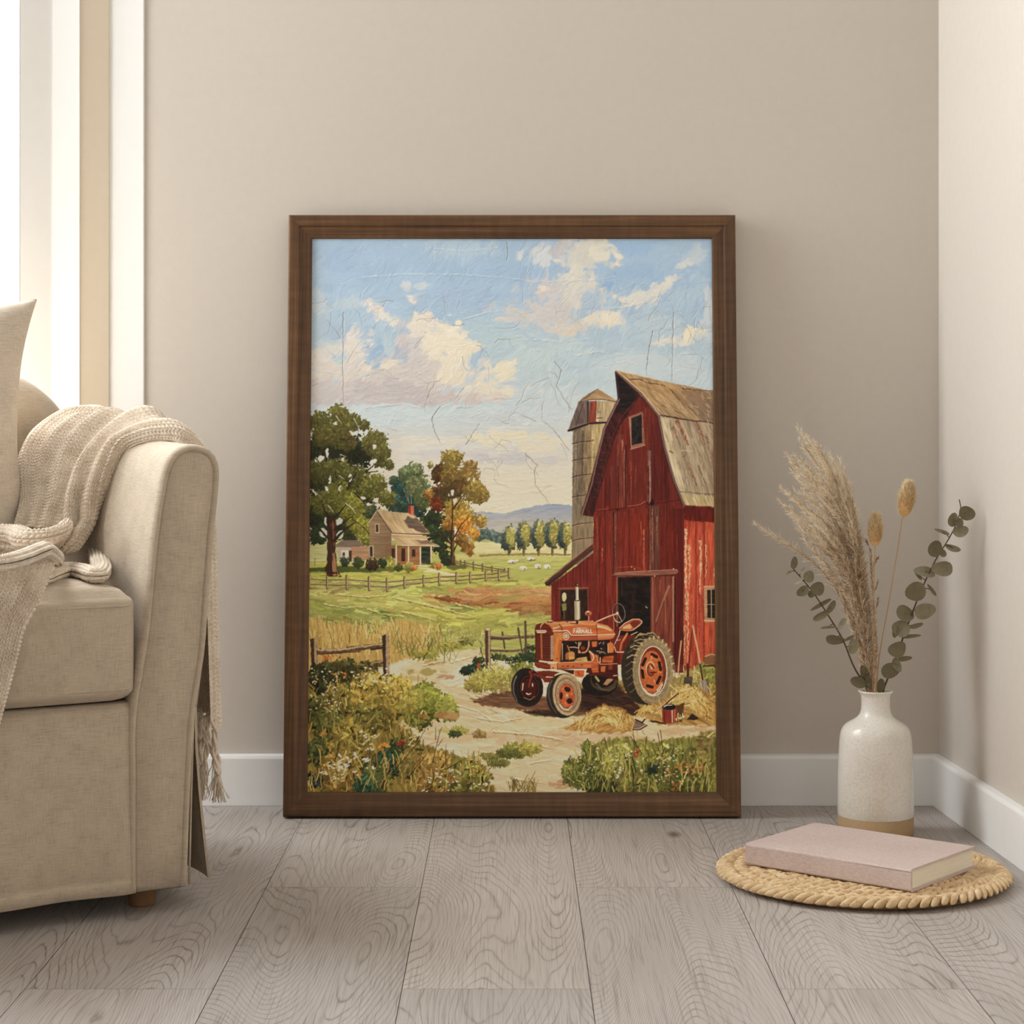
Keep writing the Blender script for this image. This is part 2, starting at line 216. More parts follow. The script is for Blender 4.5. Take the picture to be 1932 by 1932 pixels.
    for P, w in [(((624, 985), (612, 962), (606, 945)), 5), (((628, 980), (646, 962), (655, 950)), 5), (((630, 1020), (650, 1000), (672, 985)), 6), (((620, 1018), (602, 998), (592, 985)), 5), (((630, 1000), (650, 985), (664, 975)), 4), (((668, 930), (684, 945), (702, 938)), 3), (((684, 945), (716, 950)), 2), (((655, 925), (668, 900), (675, 890)), 4), (((690, 890), (704, 880), (718, 866)), 3), (((692, 892), (712, 890)), 2.4), (((616, 870), (612, 850), (620, 842)), 3), (((590, 860), (610, 880)), 2), (((640, 828), (654, 832), (668, 822)), 2), (((676, 868), (690, 852), (698, 842)), 2), (((636, 905), (632, 890)), 2), (((700, 1010), (680, 990), (664, 980)), 2)]: line(P, w, (48, 36, 28), 1, wob=.8)
    for P in [((590, 925), (604, 937)), ((640, 898), (650, 905)), ((642, 858), (652, 862)), ((620, 955), (630, 968)), ((652, 950), (668, 962)), ((660, 955), (672, 970)), ((634, 785), (645, 800)), ((668, 790), (676, 806))]: line(P, 1.6, (226, 222, 200), .6, z=.6)
    # house
    H3 = lambda s: Q(570, 740, 6.44, s); H7 = lambda s: Q(558, 1000, 5.52, s)
    poly(H7("410,165 480,108 640,110 720,170 650,185 430,182"), (112, 100, 94), wob=.5); poly(H7("440,182 600,185 600,350 450,350"), (168, 158, 150), tex=.08, ang=1.57)
    poly(H7("580,180 760,170 780,320 640,320 580,300"), (166, 128, 104), tex=.1); poly(H7("475,215 555,215 550,345 478,345"), (206, 202, 196), wob=.3); poly(H7("488,235 512,235 512,275 488,275"), (58, 54, 54), wob=.2); poly(H7("553,215 582,215 580,330 553,330"), (70, 52, 46), wob=.3)
    poly(H3("905,1450 1090,1712 1090,2010 800,2030 830,1900 812,1590"), (142, 120, 96), wob=.3, tex=.09, ang=0, fw=1.2, fl=20, col2=(120, 102, 84), g=((700, 1000), (740, 1010)))
    for y in (1013, 1019, 1027, 1035): line([(704, y), (737, y+.5)], .7, (104, 86, 68), alpha=.7)
    poly(H3("905,1430 930,1425 1090,1455 1290,1470 1360,1490 1560,1725 1500,1735 1090,1712 930,1480"), (198, 166, 122), wob=.5, tex=.14, ang=.95, fw=1.3, fl=10, z=.3)
    poly(H3("1290,1510 1400,1540 1550,1720 1420,1700 1290,1640 1240,1560"), (98, 86, 80), wob=1.4, tex=.12, soft=1.6); line(H3("905,1440 1088,1710"), 1.6, (78, 60, 50)); line(H3("905,1445 808,1592"), 1.6, (206, 184, 150)); line(H3("1090,1716 1300,1728 1550,1732"), 1.6, (70, 52, 46))
    poly(H3("1092,1735 1515,1745 1515,1795 1092,1775"), (192, 156, 112), wob=.3); poly(H3("1090,1772 1300,1785 1520,1800 1670,1866 1560,1872 1215,1866"), (190, 158, 118), wob=.5, tex=.1, ang=.5, z=.3)
    poly(H3("1370,1800 1520,1805 1620,1850 1440,1845"), (120, 104, 96), wob=1, soft=1.5); line(H3("1215,1868 1665,1876"), 1.6, (236, 222, 194)); line(H3("1088,1716 1088,2000"), 1.2, (180, 160, 132))
    poly(H7("930,165 1045,160 1050,355 935,300"), (128, 98, 72), wob=.3); poly(H7("1050,172 1420,175 1420,365 1050,365"), (142, 98, 66), wob=.3, tex=.1, fw=1.2); poly(H7("1310,180 1400,180 1400,360 1310,350"), (42, 56, 44), wob=.8, tex=.3); poly(H7("1100,195 1140,195 1140,330 1100,330"), (58, 42, 36), wob=.2); poly(H7("1208,205 1245,205 1245,280 1210,280"), (56, 44, 42), wob=.2); poly(H7("998,195 1030,195 1030,290 1000,290"), (52, 42, 42), wob=.2)
    line(H7("1050,172 1420,176"), 1.4, (84, 62, 50))
    for a in ("1047,165 1049,360", "1174,180 1175,362", "1297,185 1299,362", "1410,178 1412,340"): line(H7(a), 2.2, (230, 216, 188), z=.4)
    for i in range(6): line(H7(f"{965+i*14},305 {966+i*14},352"), 1, (224, 208, 178))
    line(H7("958,302 1040,306"), 1.3, (226, 210, 182)); poly(H3("885,1600 935,1600 938,1715 890,1715"), (186, 170, 144), wob=.2); poly(H3("896,1612 924,1612 926,1702 898,1702"), (50, 42, 42), wob=.2); poly(H7("760,165 812,165 812,285 765,285"), (186, 170, 144), wob=.2); poly(H7("772,175 800,175 800,280 774,280"), (48, 42, 42), wob=.2)
    poly(H3("1285,1382 1320,1380 1320,1490 1290,1470"), (156, 54, 34), wob=.3); poly(H3("1320,1380 1358,1384 1358,1502 1320,1490"), (204, 98, 66), wob=.3)
    for a in [(651, 1060, 9, (44, 70, 50)), (676, 1062, 10, (56, 78, 46)), (702, 1066, 12, (60, 48, 36)), (722, 1062, 9, (46, 66, 44)), (736, 1056, 7, (140, 142, 50)), (740, 1066, 7, (152, 154, 54)), (752, 1072, 8, (66, 76, 40)), (772, 1071, 10, (130, 128, 52)), (782, 1073, 5, (196, 108, 44)), (818, 1066, 7, (128, 126, 54)), (826, 1069, 6, (206, 112, 48)), (842, 1060, 9, (46, 58, 40)), (848, 1055, 6, (50, 62, 40))]: leaves(*a, n=int(a[2]*a[2]*.5), L=4, w=2.4)
    for y in (1068, 1072): line([(790, y), (806, y+1)], 2, (224, 212, 190))
    poly([(806, 1072), (814, 1073), (838, 1080), (870, 1086), (860, 1089), (830, 1083), (806, 1076)], (232, 214, 178), wob=.6)
    strokes(160, 583, 1078, 860, 1098, 16, 2.6, .03, .06, .08, .4)
    # pasture fences
    def fence(posts, w, c1, c2, rails=(.28, .68)):
        for r in rails:
            for (xa, ta, ba), (xb, tb, bb) in zip(posts, posts[1:]):
                ya = ta+(ba-ta)*r; yb = tb+(bb-tb)*r; m = (xa+xb)/2
                line([(xa, ya), (m, (ya+yb)/2+rng.uniform(-.3, 1.2)), (xb, yb)], w*.55, c1, wob=.4); line([(xa, ya-.9), (m, (ya+yb)/2-.5), (xb, yb-.9)], w*.28, c2, alpha=.8)
        for x, t, b in posts: line([(x, t), (x+.3, b)], w, c1); line([(x+w*.25, t), (x+w*.25, b-1)], w*.45, c2); line([(x-1, b), (x+9, b+.5)], 1.4, (92, 86, 44), .5, alpha=.7)
    fence([(858, 1056, 1064), (869, 1058, 1068), (877, 1059, 1070), (893, 1061, 1076), (910, 1065, 1078), (928, 1069, 1080), (952, 1074, 1080)], 2.6, (80, 64, 50), (130, 110, 84))
    fence([(575, 1087, 1110), (584, 1087, 1110), (617, 1088, 1111), (654, 1087, 1112), (696, 1090, 1114), (730, 1092, 1116), (763, 1090, 1110), (799, 1087, 1106), (828.5, 1083, 1104), (861, 1082, 1101), (887, 1081, 1099), (916.5, 1079, 1096), (941, 1076, 1095), (960, 1074, 1091)], 4.2, (88, 70, 54), (176, 156, 124))
    # ---- golden grass and the track
    poly([(560, 1178), (600, 1164), (612, 1180), (640, 1172), (672, 1178), (700, 1196), (730, 1178), (760, 1168), (800, 1180), (832, 1204), (826, 1222), (780, 1240), (720, 1262), (560, 1290)], (192, 150, 72), wob=4, soft=6, tex=.14, ang=1.4, fw=1.6, fl=18)
    poly([(905, 1224), (870, 1229), (830, 1234), (790, 1245), (752, 1262), (762, 1285), (800, 1298), (846, 1322), (868, 1348), (752, 1358), (780, 1398), (870, 1414), (925, 1455), (940, 1516), (1070, 1516), (1090, 1450), (1100, 1400), (1378, 1400), (1378, 1330), (1000, 1336), (950, 1314), (880, 1296), (846, 1282), (860, 1262), (910, 1238)], (232, 198, 150), wob=3, soft=3, tex=.1, ang=.2, fw=2.2, fl=26, z=.3)
    poly([(1040, 1290), (1378, 1270), (1378, 1352), (1040, 1352)], (150, 128, 62), wob=3, soft=5)
    for a in [(800, 1268, 26, 8, (150, 140, 66), .9), (820, 1250, 30, 5, (160, 146, 74), .8), (840, 1278, 18, 4, (150, 118, 100), .8), (790, 1280, 20, 6, (180, 160, 88), .7), (900, 1330, 60, 10, (206, 170, 124), .7), (980, 1370, 90, 12, (232, 198, 144), .8), (1040, 1400, 90, 18, (206, 168, 130), .8), (900, 1390, 60, 14, (214, 176, 128), .7), (1010, 1460, 60, 16, (226, 194, 146), .8), (1060, 1480, 30, 10, (170, 124, 104), .8), (1150, 1395, 80, 8, (208, 170, 134), .8), (1290, 1380, 60, 8, (196, 156, 112), .8), (850, 1380, 40, 6, (170, 168, 76), .6)]: blob(*a)
    strokes(700, 752, 1226, 1356, 1496, 24, 3.6, lambda x, y: .12 if x < 1000 else -.05, .06, .25, .55, lambda x, y: at(x, y)[0] > .6 and at(x, y)[2] > .38, .3, .08)
    for P in [((900, 1355), (950, 1362), (985, 1354)), ((930, 1380), (1000, 1386), (1060, 1396), (1075, 1390)), ((1020, 1388), (1056, 1396)), ((960, 1410), (1010, 1406), (1050, 1412)), ((880, 1300), (920, 1312)), ((1000, 1440), (1040, 1434)), ((970, 1470), (1020, 1476)), ((850, 1250), (890, 1240)), ((800, 1255), (840, 1246)), ((1100, 1350), (1150, 1346)), ((860, 1330), (900, 1342), (930, 1362))]:
        line(P, 3, (246, 218, 166), 1.5, wob=1.6, z=.8); line([(x, y+2.2) for x, y in P], 1.2, (140, 100, 68), .6, wob=1.6, alpha=.8)
    blades(420, 580, 832, 1186, 1240, 22, [(214, 172, 86), (196, 150, 66), (226, 190, 104), (166, 132, 54), (150, 140, 62)], 1.7, .3)
    blades(70, 730, 860, 1215, 1250, 26, [(108, 116, 50), (140, 130, 56), (84, 96, 44), (196, 160, 84)], 2, .35)
    blades(90, 800, 920, 1190, 1222, 14, [(170, 164, 84), (206, 186, 116), (132, 134, 60)], 1.5, .3)
    for a in [(850, 1218, 26, (148, 146, 58)), (800, 1236, 26, (138, 140, 50)), (880, 1210, 14, (112, 118, 52))]: leaves(a[0], a[1], a[2], a[3], 60, 12, 2.6, .12, .4, 5)
    # fence and weeds in the middle
    for a in [(1000, 1240, 20, (40, 66, 44)), (970, 1246, 16, (46, 68, 42)), (940, 1242, 14, (60, 74, 44)), (900, 1262, 18, (36, 58, 46)), (884, 1266, 16, (40, 60, 50)), (902, 1246, 12, (54, 72, 42)), (1000, 1222, 10, (44, 66, 46)), (985, 1262, 22, (92, 110, 46)), (930, 1280, 40, (164, 160, 60)), (900, 1292, 24, (150, 142, 56)), (965, 1282, 24, (150, 150, 58)), (960, 1300, 24, (160, 146, 70))]: leaves(a[0], a[1], a[2], a[3], None, 8, 2.8, .14, .4, a[2]*.55)
    fence_dk, fence_lt = (72, 58, 50), (160, 138, 110)
    line([(948, 1193), (952, 1224)], 3, fence_dk, wob=.4); line([(926, 1203), (950, 1205), (980, 1202), (1006, 1202)], 7.5, (98, 82, 68), 6, wob=.8, tex=.2); line([(927, 1200), (960, 1202), (1000, 1199)], 2.4, (172, 150, 122), 1, wob=.6); line([(927, 1206), (960, 1206)], 1.4, (50, 40, 36))
    line([(927, 1228), (965, 1229), (1002, 1226)], 5, (96, 82, 70), 3.5, wob=.8, tex=.2); line([(927, 1225), (960, 1226)], 1.5, (196, 172, 136), .6)
    line([(977.5, 1185), (982, 1212), (987, 1239)], 3.6, (82, 70, 60), 2, wob=.4); line([(991, 1173), (992, 1200), (992, 1232)], 4, (80, 68, 60), 4, wob=.5)
    poly([(915, 1189), (920, 1186), (926, 1189), (926, 1262), (916, 1262)], (72, 56, 48), wob=.5, tex=.2, ang=1.57); line([(923, 1189), (923.5, 1258)], 4.4, (164, 140, 114), 3.6, wob=.5, tex=.1); ell(920.5, 1188, 4, 2.2, (206, 186, 154))
    blades(150, 905, 1000, 1262, 1292, 14, [(196, 184, 84), (160, 154, 60), (222, 208, 112), (110, 120, 48)], 1.5, .45)
    flowers(16, 925, 1242, 972, 1254, [(244, 242, 226)], 1.6, 2); ell(903, 1256, 3, 5, (176, 76, 40)); ell(901, 1264, 2.2, 3, (206, 160, 70)); flowers(3, 920, 1258, 928, 1266, [(244, 240, 226)], 1.8, 2)
    line([(905, 1236), (910, 1216), (901, 1206)], 1, (70, 66, 40)); line([(912, 1246), (906, 1222)], 1.4, (60, 56, 40))
    # ---- barn
    B5 = lambda s: Q(1010, 680, 5.52, s); B6 = lambda s: Q(1010, 1000, 5.52, s)
    poly(B5("390,700 740,640 740,1000 600,1630 610,2160 380,2120 385,1400"), (122, 104, 84), wob=.6, tex=.18, ang=1.57, fw=2.2, fl=18, col2=(196, 160, 98), g=((1095, 0), (1128, 0)), z=.2)
    poly(B5("385,1480 600,1560 610,2160 378,2120"), (122, 110, 92), wob=.6, tex=.16, ang=1.57, fw=2.2, fl=18)
    for x, c, w in [(1100, (86, 66, 54), 5), (1087, (150, 132, 104), 3), (1112, (150, 116, 74), 4), (1119, (214, 178, 108), 5)]: line([(x, 815), (x-1, 870), (x-3, 930)], w, c, 2, alpha=.75, wob=1.2, tex=.2)
    for y in (836, 868, 899, 937, 990, 1019): line([(1080, y+2), (1092, y-1), (1106, y-3), (1122, y-5)], 1.8, (66, 50, 42), 1, wob=.7); line([(1081, y+3.6), (1094, y+.6), (1108, y-1.4)], 1, (176, 152, 116), .6, wob=.7, alpha=.7)
    poly(B5("450,430 850,430 860,470 740,660 560,670 380,745 345,722"), (108, 90, 82), wob=.5, tex=.15, ang=1.4, fw=2, fl=16)
    poly(B5("575,430 640,420 630,640 555,655"), (146, 62, 42), wob=.5, tex=.2, ang=1.6); poly(B5("640,425 850,430 870,460 745,640 630,640"), (192, 162, 116), wob=.6, tex=.22, ang=1.6, fw=1.8, fl=12); line(B5("548,430 545,655"), 2.6, (52, 40, 42)); line(B5("500,450 420,690"), 2, (80, 66, 62)); line(B5("660,540 680,545"), 1, (60, 46, 40)); line(B5("640,605 700,600"), 1.4, (66, 50, 44))
    poly(B5("650,295 720,340 860,430 720,415 560,410 450,440 480,400"), (176, 138, 98), wob=.6, tex=.12, ang=.5, z=.3); poly(B5("650,300 540,400 450,436 560,345"), (124, 98, 78), wob=.4); line(B5("450,440 560,412 720,410 850,438"), 1.6, (92, 68, 52), wob=.5); line(B5("345,735 450,700 560,660 740,648"), 4, (46, 32, 30), 3, wob=.4); line(B5("350,718 460,672 560,650"), 1.2, (150, 126, 110), .8)
    poly(B5("840,125 1000,260 1100,350 1290,575 1350,900 1450,1250 1560,1510 1560,1690 1545,2600 1545,3170 600,3170 605,1620 480,1615 600,1150 720,700 870,400"), (112, 38, 28), wob=.5, tex=.18, ang=1.57, fw=2, fl=26, z=.15)
    for x0, x1, c, t, b in [(1122, 1131, (105, 44, 34), 975, 1170), (1131, 1141, (126, 36, 24), 975, 1170), (1143, 1156, (115, 42, 32), 966, 1170), (1157, 1165, (94, 53, 44), 965, 1085), (1167, 1186, (119, 40, 28), 965, 1085), (1187, 1222, (127, 40, 24), 960, 1078), (1224, 1234, (104, 71, 61), 955, 1080), (1235, 1243, (80, 57, 51), 955, 1080), (1244, 1258, (92, 34, 28), 955, 1078), (1259, 1272, (100, 33, 24), 955, 1080), (1273, 1289, (84, 27, 23), 960, 1270),
                            (1142, 1150, (117, 31, 23), 900, 955), (1150, 1160, (110, 46, 36), 880, 955), (1164, 1181, (122, 55, 42), 820, 960), (1182, 1221, (117, 38, 26), 850, 958), (1222, 1228, (132, 101, 88), 850, 950), (1229, 1245, (94, 31, 24), 800, 950), (1246, 1262, (92, 27, 21), 830, 945), (1176, 1186, (126, 36, 24), 790, 850), (1216, 1226, (126, 44, 28), 770, 850)]:
        poly([(x0, t), (x1, t), (x1, b), (x0, b)], c, wob=.9, soft=1.4, tex=.22, ang=1.57, fw=1.5, fl=20, alpha=.9)
    for x, t, b, w in [(1131, 975, 1170, 1), (1142, 900, 1170, 1.4), (1157, 966, 1085, 2), (1166, 880, 962, 2), (1181, 840, 960, 2.2), (1187, 962, 1085, 1.4), (1223, 880, 1078, 1.8), (1229, 940, 1080, 1.6), (1235, 860, 1080, 1.2), (1258, 955, 1078, 1), (1272, 960, 1080, 1), (1255, 880, 950, 1.2), (1150, 900, 955, 1)]: line([(x, t), (x+rng.normal(), (t+b)/2), (x+.6, b)], w, (58, 20, 18), w*.7, wob=.6)
    for x, t, b, w, c in [(1174, 832, 850, 4, (176, 110, 90)), (1178, 850, 940, 2, (156, 96, 78)), (1226, 870, 950, 2.2, (186, 140, 116)), (1190, 870, 955, 1.2, (176, 100, 76)), (1200, 880, 940, 1, (170, 88, 64)), (1126, 980, 1060, 1.4, (150, 76, 58)), (1136, 1034, 1064, 2, (164, 104, 84)), (1215, 1000, 1076, 2.4, (186, 120, 96)), (1209, 985, 1030, 1.2, (176, 84, 60)), (1230, 962, 1060, 2.4, (140, 96, 82)), (1240, 975, 1030, 1.5, (160, 120, 104)), (1161, 970, 1050, 3, (132, 74, 60)), (1278, 1010, 1060, 1, (160, 70, 56))]: line([(x, t), (x+rng.normal(0, .8), (t+b)/2), (x, b)], w, c, w*.4, wob=.8, alpha=.8, tex=.3)
    for _ in range(420):
        x = rng.uniform(1120, 1288); y = rng.uniform(965, 1085) if rng.uniform() < .7 else rng.uniform(860, 960)
        if y < 960 and not (1150 < x < 1245): continue
        dab(x, y, 1.8, 1.1, 0, np.clip(c3((176, 92, 74))*rng.uniform(.4, 1.05), 0, 1), .3, 0)
    poly(B5("842,130 875,400 725,700 585,1300 478,1612 600,1632 690,1290 810,860 880,690 1060,420 1100,360 1000,280"), (62, 28, 26), wob=.6, tex=.25, ang=1.2, fw=2, fl=10)
    poly(B5("845,150 880,400 830,560 960,500 1060,390 1000,290"), (34, 26, 26), wob=1, soft=2.5, tex=.3); line(B5("1030,440 900,590 820,760 740,1030 640,1400"), 1.6, (110, 50, 42), 1, wob=.8, alpha=.8)
    for i in range(9): line(B5(f"{735-i*17},{800+i*78} {790-i*17},{812+i*78}"), 1.4, (112, 60, 54), .8, wob=.6, alpha=.7)
    line(B5("872,405 725,705 650,1000 585,1300 485,1605"), 3.4, (124, 94, 88), 3, wob=.4); line(B5("862,400 715,700 640,1000 575,1300 475,1600"), 1.2, (60, 42, 42), wob=.4); line(B5("836,125 866,400"), 3, (58, 42, 44), 3.4)
    poly(B5("840,105 1160,180 1310,215 1860,325 1866,665 1640,630 1290,575 1110,345 1000,255"), (168, 132, 92), wob=.6, tex=.16, ang=.75, fw=2, fl=14, z=.3)
    poly(B5("1500,300 1860,330 1866,660 1720,640 1600,420"), (140, 112, 88), wob=3, soft=7, tex=.12, ang=.75)
    poly(B5("1290,578 1640,632 1866,665 1870,1535 1560,1510 1450,1250 1350,900"), (164, 140, 110), wob=.6, tex=.16, ang=1.3, fw=2.2, fl=18, z=.3)
    poly(B5("1295,590 1390,610 1440,900 1560,1360 1620,1500 1560,1505 1450,1250 1350,900"), (214, 184, 136), wob=1.6, soft=4, tex=.14, ang=1.3)
    for P, w, c in [("1480,640 1540,760 1590,880", 7, (138, 78, 54)), ("1440,690 1470,790 1500,870", 4, (150, 96, 66)), ("1680,650 1730,760 1760,870", 7, (142, 90, 68)), ("1550,1000 1620,1160 1670,1340", 5, (146, 110, 84)), ("1780,800 1830,1000 1860,1200", 6, (148, 112, 90)), ("1640,1200 1680,1320", 3, (130, 86, 62))]: line(B5(P), w, c, w*.5, wob=1.4, alpha=.85, tex=.25)
    poly(B5("1500,1390 1620,1395 1860,1420 1868,1535 1700,1525 1560,1508"), (204, 172, 112), wob=1.2, tex=.18, ang=1.2); line(B5("1500,1370 1640,1380 1780,1395 1860,1400"), 1.8, (110, 84, 66), wob=.8)
    for P, w in [("985,200 1060,195 1200,240 1330,260 1350,275", 1.8), ("1520,290 1560,300 1660,310 1850,320", 1.8), ("1300,572 1400,590 1500,610 1640,630 1780,640 1860,662", 3), ("1400,300 1480,400 1560,500", 1), ("1420,310 1520,420", 1), ("1310,470 1360,490", 1), ("1590,480 1700,590", 1), ("1450,530 1520,550", 1), ("1700,1100 1740,1220 1780,1290", 1.6), ("1400,950 1440,965", 2), ("1490,1390 1560,1512 1866,1540", 2)]: line(B5(P), w, (74, 54, 44), w*.6, wob=.9)
    for _ in range(130):
        x = rng.uniform(1195, 1344); y = rng.uniform(712, 795)
        if y < 706+.2*(x-1162) or y > 760+.35*(x-1215)*.4+10 or x < 1178+(y-712)*.85: continue
        dab(x, y, 9, 1.6, .8+rng.normal(0, .3), c3((214, 178, 126))*rng.uniform(.7, 1.05), .6, .06)
    for _ in range(110):
        x = rng.uniform(1252, 1346); y = rng.uniform(796, 945)
        if x < 1247+(y-790)*.28: continue
        dab(x, y, 12, 1.8, 1.3+rng.normal(0, .15), c3((206, 182, 142))*rng.uniform(.66, 1.05), .6, .06)
    for P in ("1290,600 1350,905 1450,1255 1530,1440", "1450,680 1500,730", "1520,940 1640,945", "1880,0 1881,1"): line(B5(P), 1.6, (232, 204, 156), 1, wob=.6, alpha=.8)
    line(B5("842,118 1000,262 1105,352 1285,578 1345,900 1445,1250 1550,1515"), 4.2, (112, 84, 78), 4.2, wob=.3); line(B5("850,112 1010,250 1115,342 1296,572"), 1.8, (216, 182, 132), 1.6, wob=.4); line(B5("838,130 990,275 1092,368 1270,590 1330,905 1430,1255 1535,1520"), 1.4, (50, 28, 28), 1.4, wob=.3); line(B5("840,108 1160,180 1300,212"), 1.8, (210, 180, 132), 1, wob=.6)
    line(B5("620,1570 740,1560 860,1550 960,1530 1100,1510 1160,1470 1170,1500 1290,1490 1400,1475 1500,1455"), 2, (70, 24, 20), 1.6, wob=.8); line(B5("640,1562 760,1550"), 1.2, (170, 70, 52)); line(B5("960,1525 1090,1505 1150,1470"), 1.3, (186, 100, 76)); poly(B5("1190,1490 1220,1440 1235,1500 1210,1520"), (30, 18, 18), wob=.3); poly(B5("840,1560 860,1540 860,1580"), (34, 16, 16), wob=.3)
    poly(B5("968,590 1118,535 1142,888 1000,935"), (144, 92, 72), wob=.4, tex=.15); poly(B5("1000,604 1108,562 1112,862 1004,886"), (34, 28, 26), wob=.3, tex=.4, fw=3, fl=6); line(B5("1040,840 1075,780 1020,690"), .9, (90, 84, 74), alpha=.6); line(B5("985,600 1000,915"), 1.2, (192, 140, 112)); line(B5("990,928 1138,884"), 2, (176, 124, 98)); line(B5("1050,640 1060,680"), 1, (80, 72, 64), alpha=.7)
    # sunlit side wall
    poly([(1290, 955), (1378, 960), (1378, 1290), (1290, 1265)], (172, 58, 38), wob=.5, tex=.18, ang=1.57, fw=2, fl=24, z=.2); poly([(1290, 955), (1378, 958), (1378, 990), (1326, 985), (1292, 982)], (96, 28, 20), wob=1.5, soft=3, tex=.2, ang=1.57)
    for x0, x1, c in [(1296, 1311, (206, 66, 36)), (1314, 1326, (198, 66, 40)), (1330, 1350, (204, 72, 42))]: poly([(x0, 985), (x1, 987), (x1, 1260), (x0, 1255)], c, wob=1, soft=1.5, tex=.22, ang=1.57, fw=1.6, fl=18, alpha=.85)
    for x, t, b, w, c in [(1294, 1000, 1170, 4, (222, 184, 150)), (1300, 1030, 1110, 5, (210, 150, 118)), (1297, 1120, 1250, 4, (206, 156, 120)), (1321, 1020, 1120, 4, (222, 176, 138)), (1331, 1030, 1090, 2, (226, 180, 150)), (1305, 1120, 1180, 3, (176, 84, 60)), (1292, 1180, 1255, 3, (190, 150, 116)), (1318, 1110, 1200, 3, (150, 50, 34)), (1349, 1060, 1110, 2, (226, 190, 160))]: line([(x, t), (x+rng.normal(0, 1), (t+b)/2), (x, b)], w, c, w*.5, wob=1.6, alpha=.8, tex=.3)
    for x in (1313, 1328): line([(x, 985), (x+.5, 1100), (x, 1255)], 1.5, (112, 32, 24), 1, wob=.6)
    line([(1290, 960), (1289, 1110), (1288, 1265)], 2, (84, 28, 24), 1.6)
    for _ in range(300): dab(rng.uniform(1291, 1350), rng.uniform(990, 1250), 2, 1.2, 1.57, np.clip(c3((226, 150, 116))*rng.uniform(.5, 1), 0, 1), .4, 0)
    poly(B6("1755,590 1900,580 1900,960 1760,965"), (176, 128, 98), wob=.4, tex=.12); poly(B6("1790,625 1900,620 1900,920 1792,915"), (34, 30, 26), wob=.3, tex=.3); line(B6("1832,625 1834,915"), 1.4, (190, 160, 128)); line(B6("1792,778 1900,780"), 1.2, (176, 146, 116)); line(B6("1760,945 1890,950"), 2.4, (206, 160, 126)); line(B6("1760,590 1890,588"), 2, (200, 160, 130))
    # lean-to
    poly(B6("165,570 400,400 605,240 610,965 165,965"), (104, 38, 32), wob=.4, tex=.18, ang=1.57, fw=1.8, fl=22)
    for x in (235, 320, 390, 470, 540): line(B6(f"{x},{640-x*.62} {x},640"), 1.2, (70, 24, 22), wob=.4); line(B6(f"{x+18},{650-x*.62} {x+18},600"), 1, (160, 66, 52), alpha=.6, wob=.5)
    poly(B6("95,552 330,360 600,145 608,205 440,330 150,592 110,580"), (74, 48, 44), wob=.5, tex=.2, ang=-.7); line(B6("98,545 330,352 598,142"), 1.8, (146, 112, 100), 1.4, wob=.4); line(B6("110,582 400,370 606,205"), 1.2, (40, 24, 24), wob=.3); line(B6("165,590 165,960"), 1.4, (172, 110, 80), .8, alpha=.7)
    poly(B6("245,605 552,600 560,950 255,955"), (104, 58, 48), wob=.4); poly(B6("262,630 540,622 548,945 262,948"), (44, 30, 24), wob=.3, tex=.3, ang=1.57, fw=3); line(B6("240,612 550,604"), 2, (138, 84, 72)); ell(1064.5, 1127, 4.2, 8.5, (206, 196, 140)); poly(B6("275,770 325,765 322,840 280,845"), (112, 122, 62), wob=.5); line(B6("300,850 300,930"), 3, (84, 84, 44), 1.5, wob=.8); line(B6("430,640 430,940"), 3, (90, 60, 46), alpha=.6)
    # big door
    poly(B6("860,495 1205,488 1205,1100 865,1100"), (28, 21, 19), wob=.4, tex=.4, fw=4, fl=8); line(B6("1040,570 1020,700 1010,900"), 4, (44, 28, 20), 8, alpha=.8, wob=2); line(B6("900,560 905,680"), 1, (90, 70, 52), alpha=.7); line(B6("1000,850 1110,850"), 1, (76, 56, 44), alpha=.7); line(B6("1150,800 1165,815"), 1.3, (210, 200, 180)); line(B6("850,500 850,1000"), 2.6, (128, 84, 70), wob=.3)
    poly(B6("1200,490 1450,482 1450,1480 1420,1480 1200,1080"), (108, 56, 46), wob=.4, tex=.2, ang=1.57, fw=1.8, fl=22); line(B6("1222,500 1222,1060"), 2.4, (134, 88, 76), wob=.4); line(B6("1435,495 1436,1160"), 3.2, (150, 108, 92), wob=.4); line(B6("1392,590 1340,720 1262,950"), 4.2, (140, 100, 86), 3.4, wob=.4); line(B6("1352,700 1355,975"), 1.4, (150, 96, 80)); line(B6("1455,500 1456,1400"), 2.4, (52, 22, 20)); line(B6("1300,520 1300,640"), 1.2, (160, 90, 72)); line(B6("1250,1010 1340,740"), 1, (76, 36, 30))
    poly(B6("788,472 860,445 1250,432 1480,418 1495,436 1460,462 1200,478 860,492"), (124, 84, 74), wob=.5, tex=.12); line(B6("830,455 1000,436 1480,416"), 1.4, (164, 122, 108), wob=.4); line(B6("800,482 1200,482 1460,470"), 1.2, (48, 24, 22)); line(B6("850,390 1030,385 1190,440"), 1, (160, 76, 58), alpha=.8)
    for x, y in [(1000, 388), (1245, 482), (1035, 412), (1440, 408)]: ell(1010+x/5.52, 1000+y/5.52, 1.1, 1.1, (206, 170, 150))
    # tools by the wall and the ground there
    for a in [(1335, 1280, 30, (120, 124, 48)), (1305, 1290, 26, (150, 136, 62)), (1345, 1310, 20, (146, 122, 50))]: leaves(*a, L=10, w=2.4)
    poly(B6("1760,1330 1830,1290 1900,1310 1900,1430 1760,1400"), (120, 84, 54), wob=1); line(B6("1770,1320 1830,1295 1890,1310"), 2, (186, 150, 112)); line(B6("1750,1420 1860,1415 1880,1440"), 2.4, (44, 28, 24))
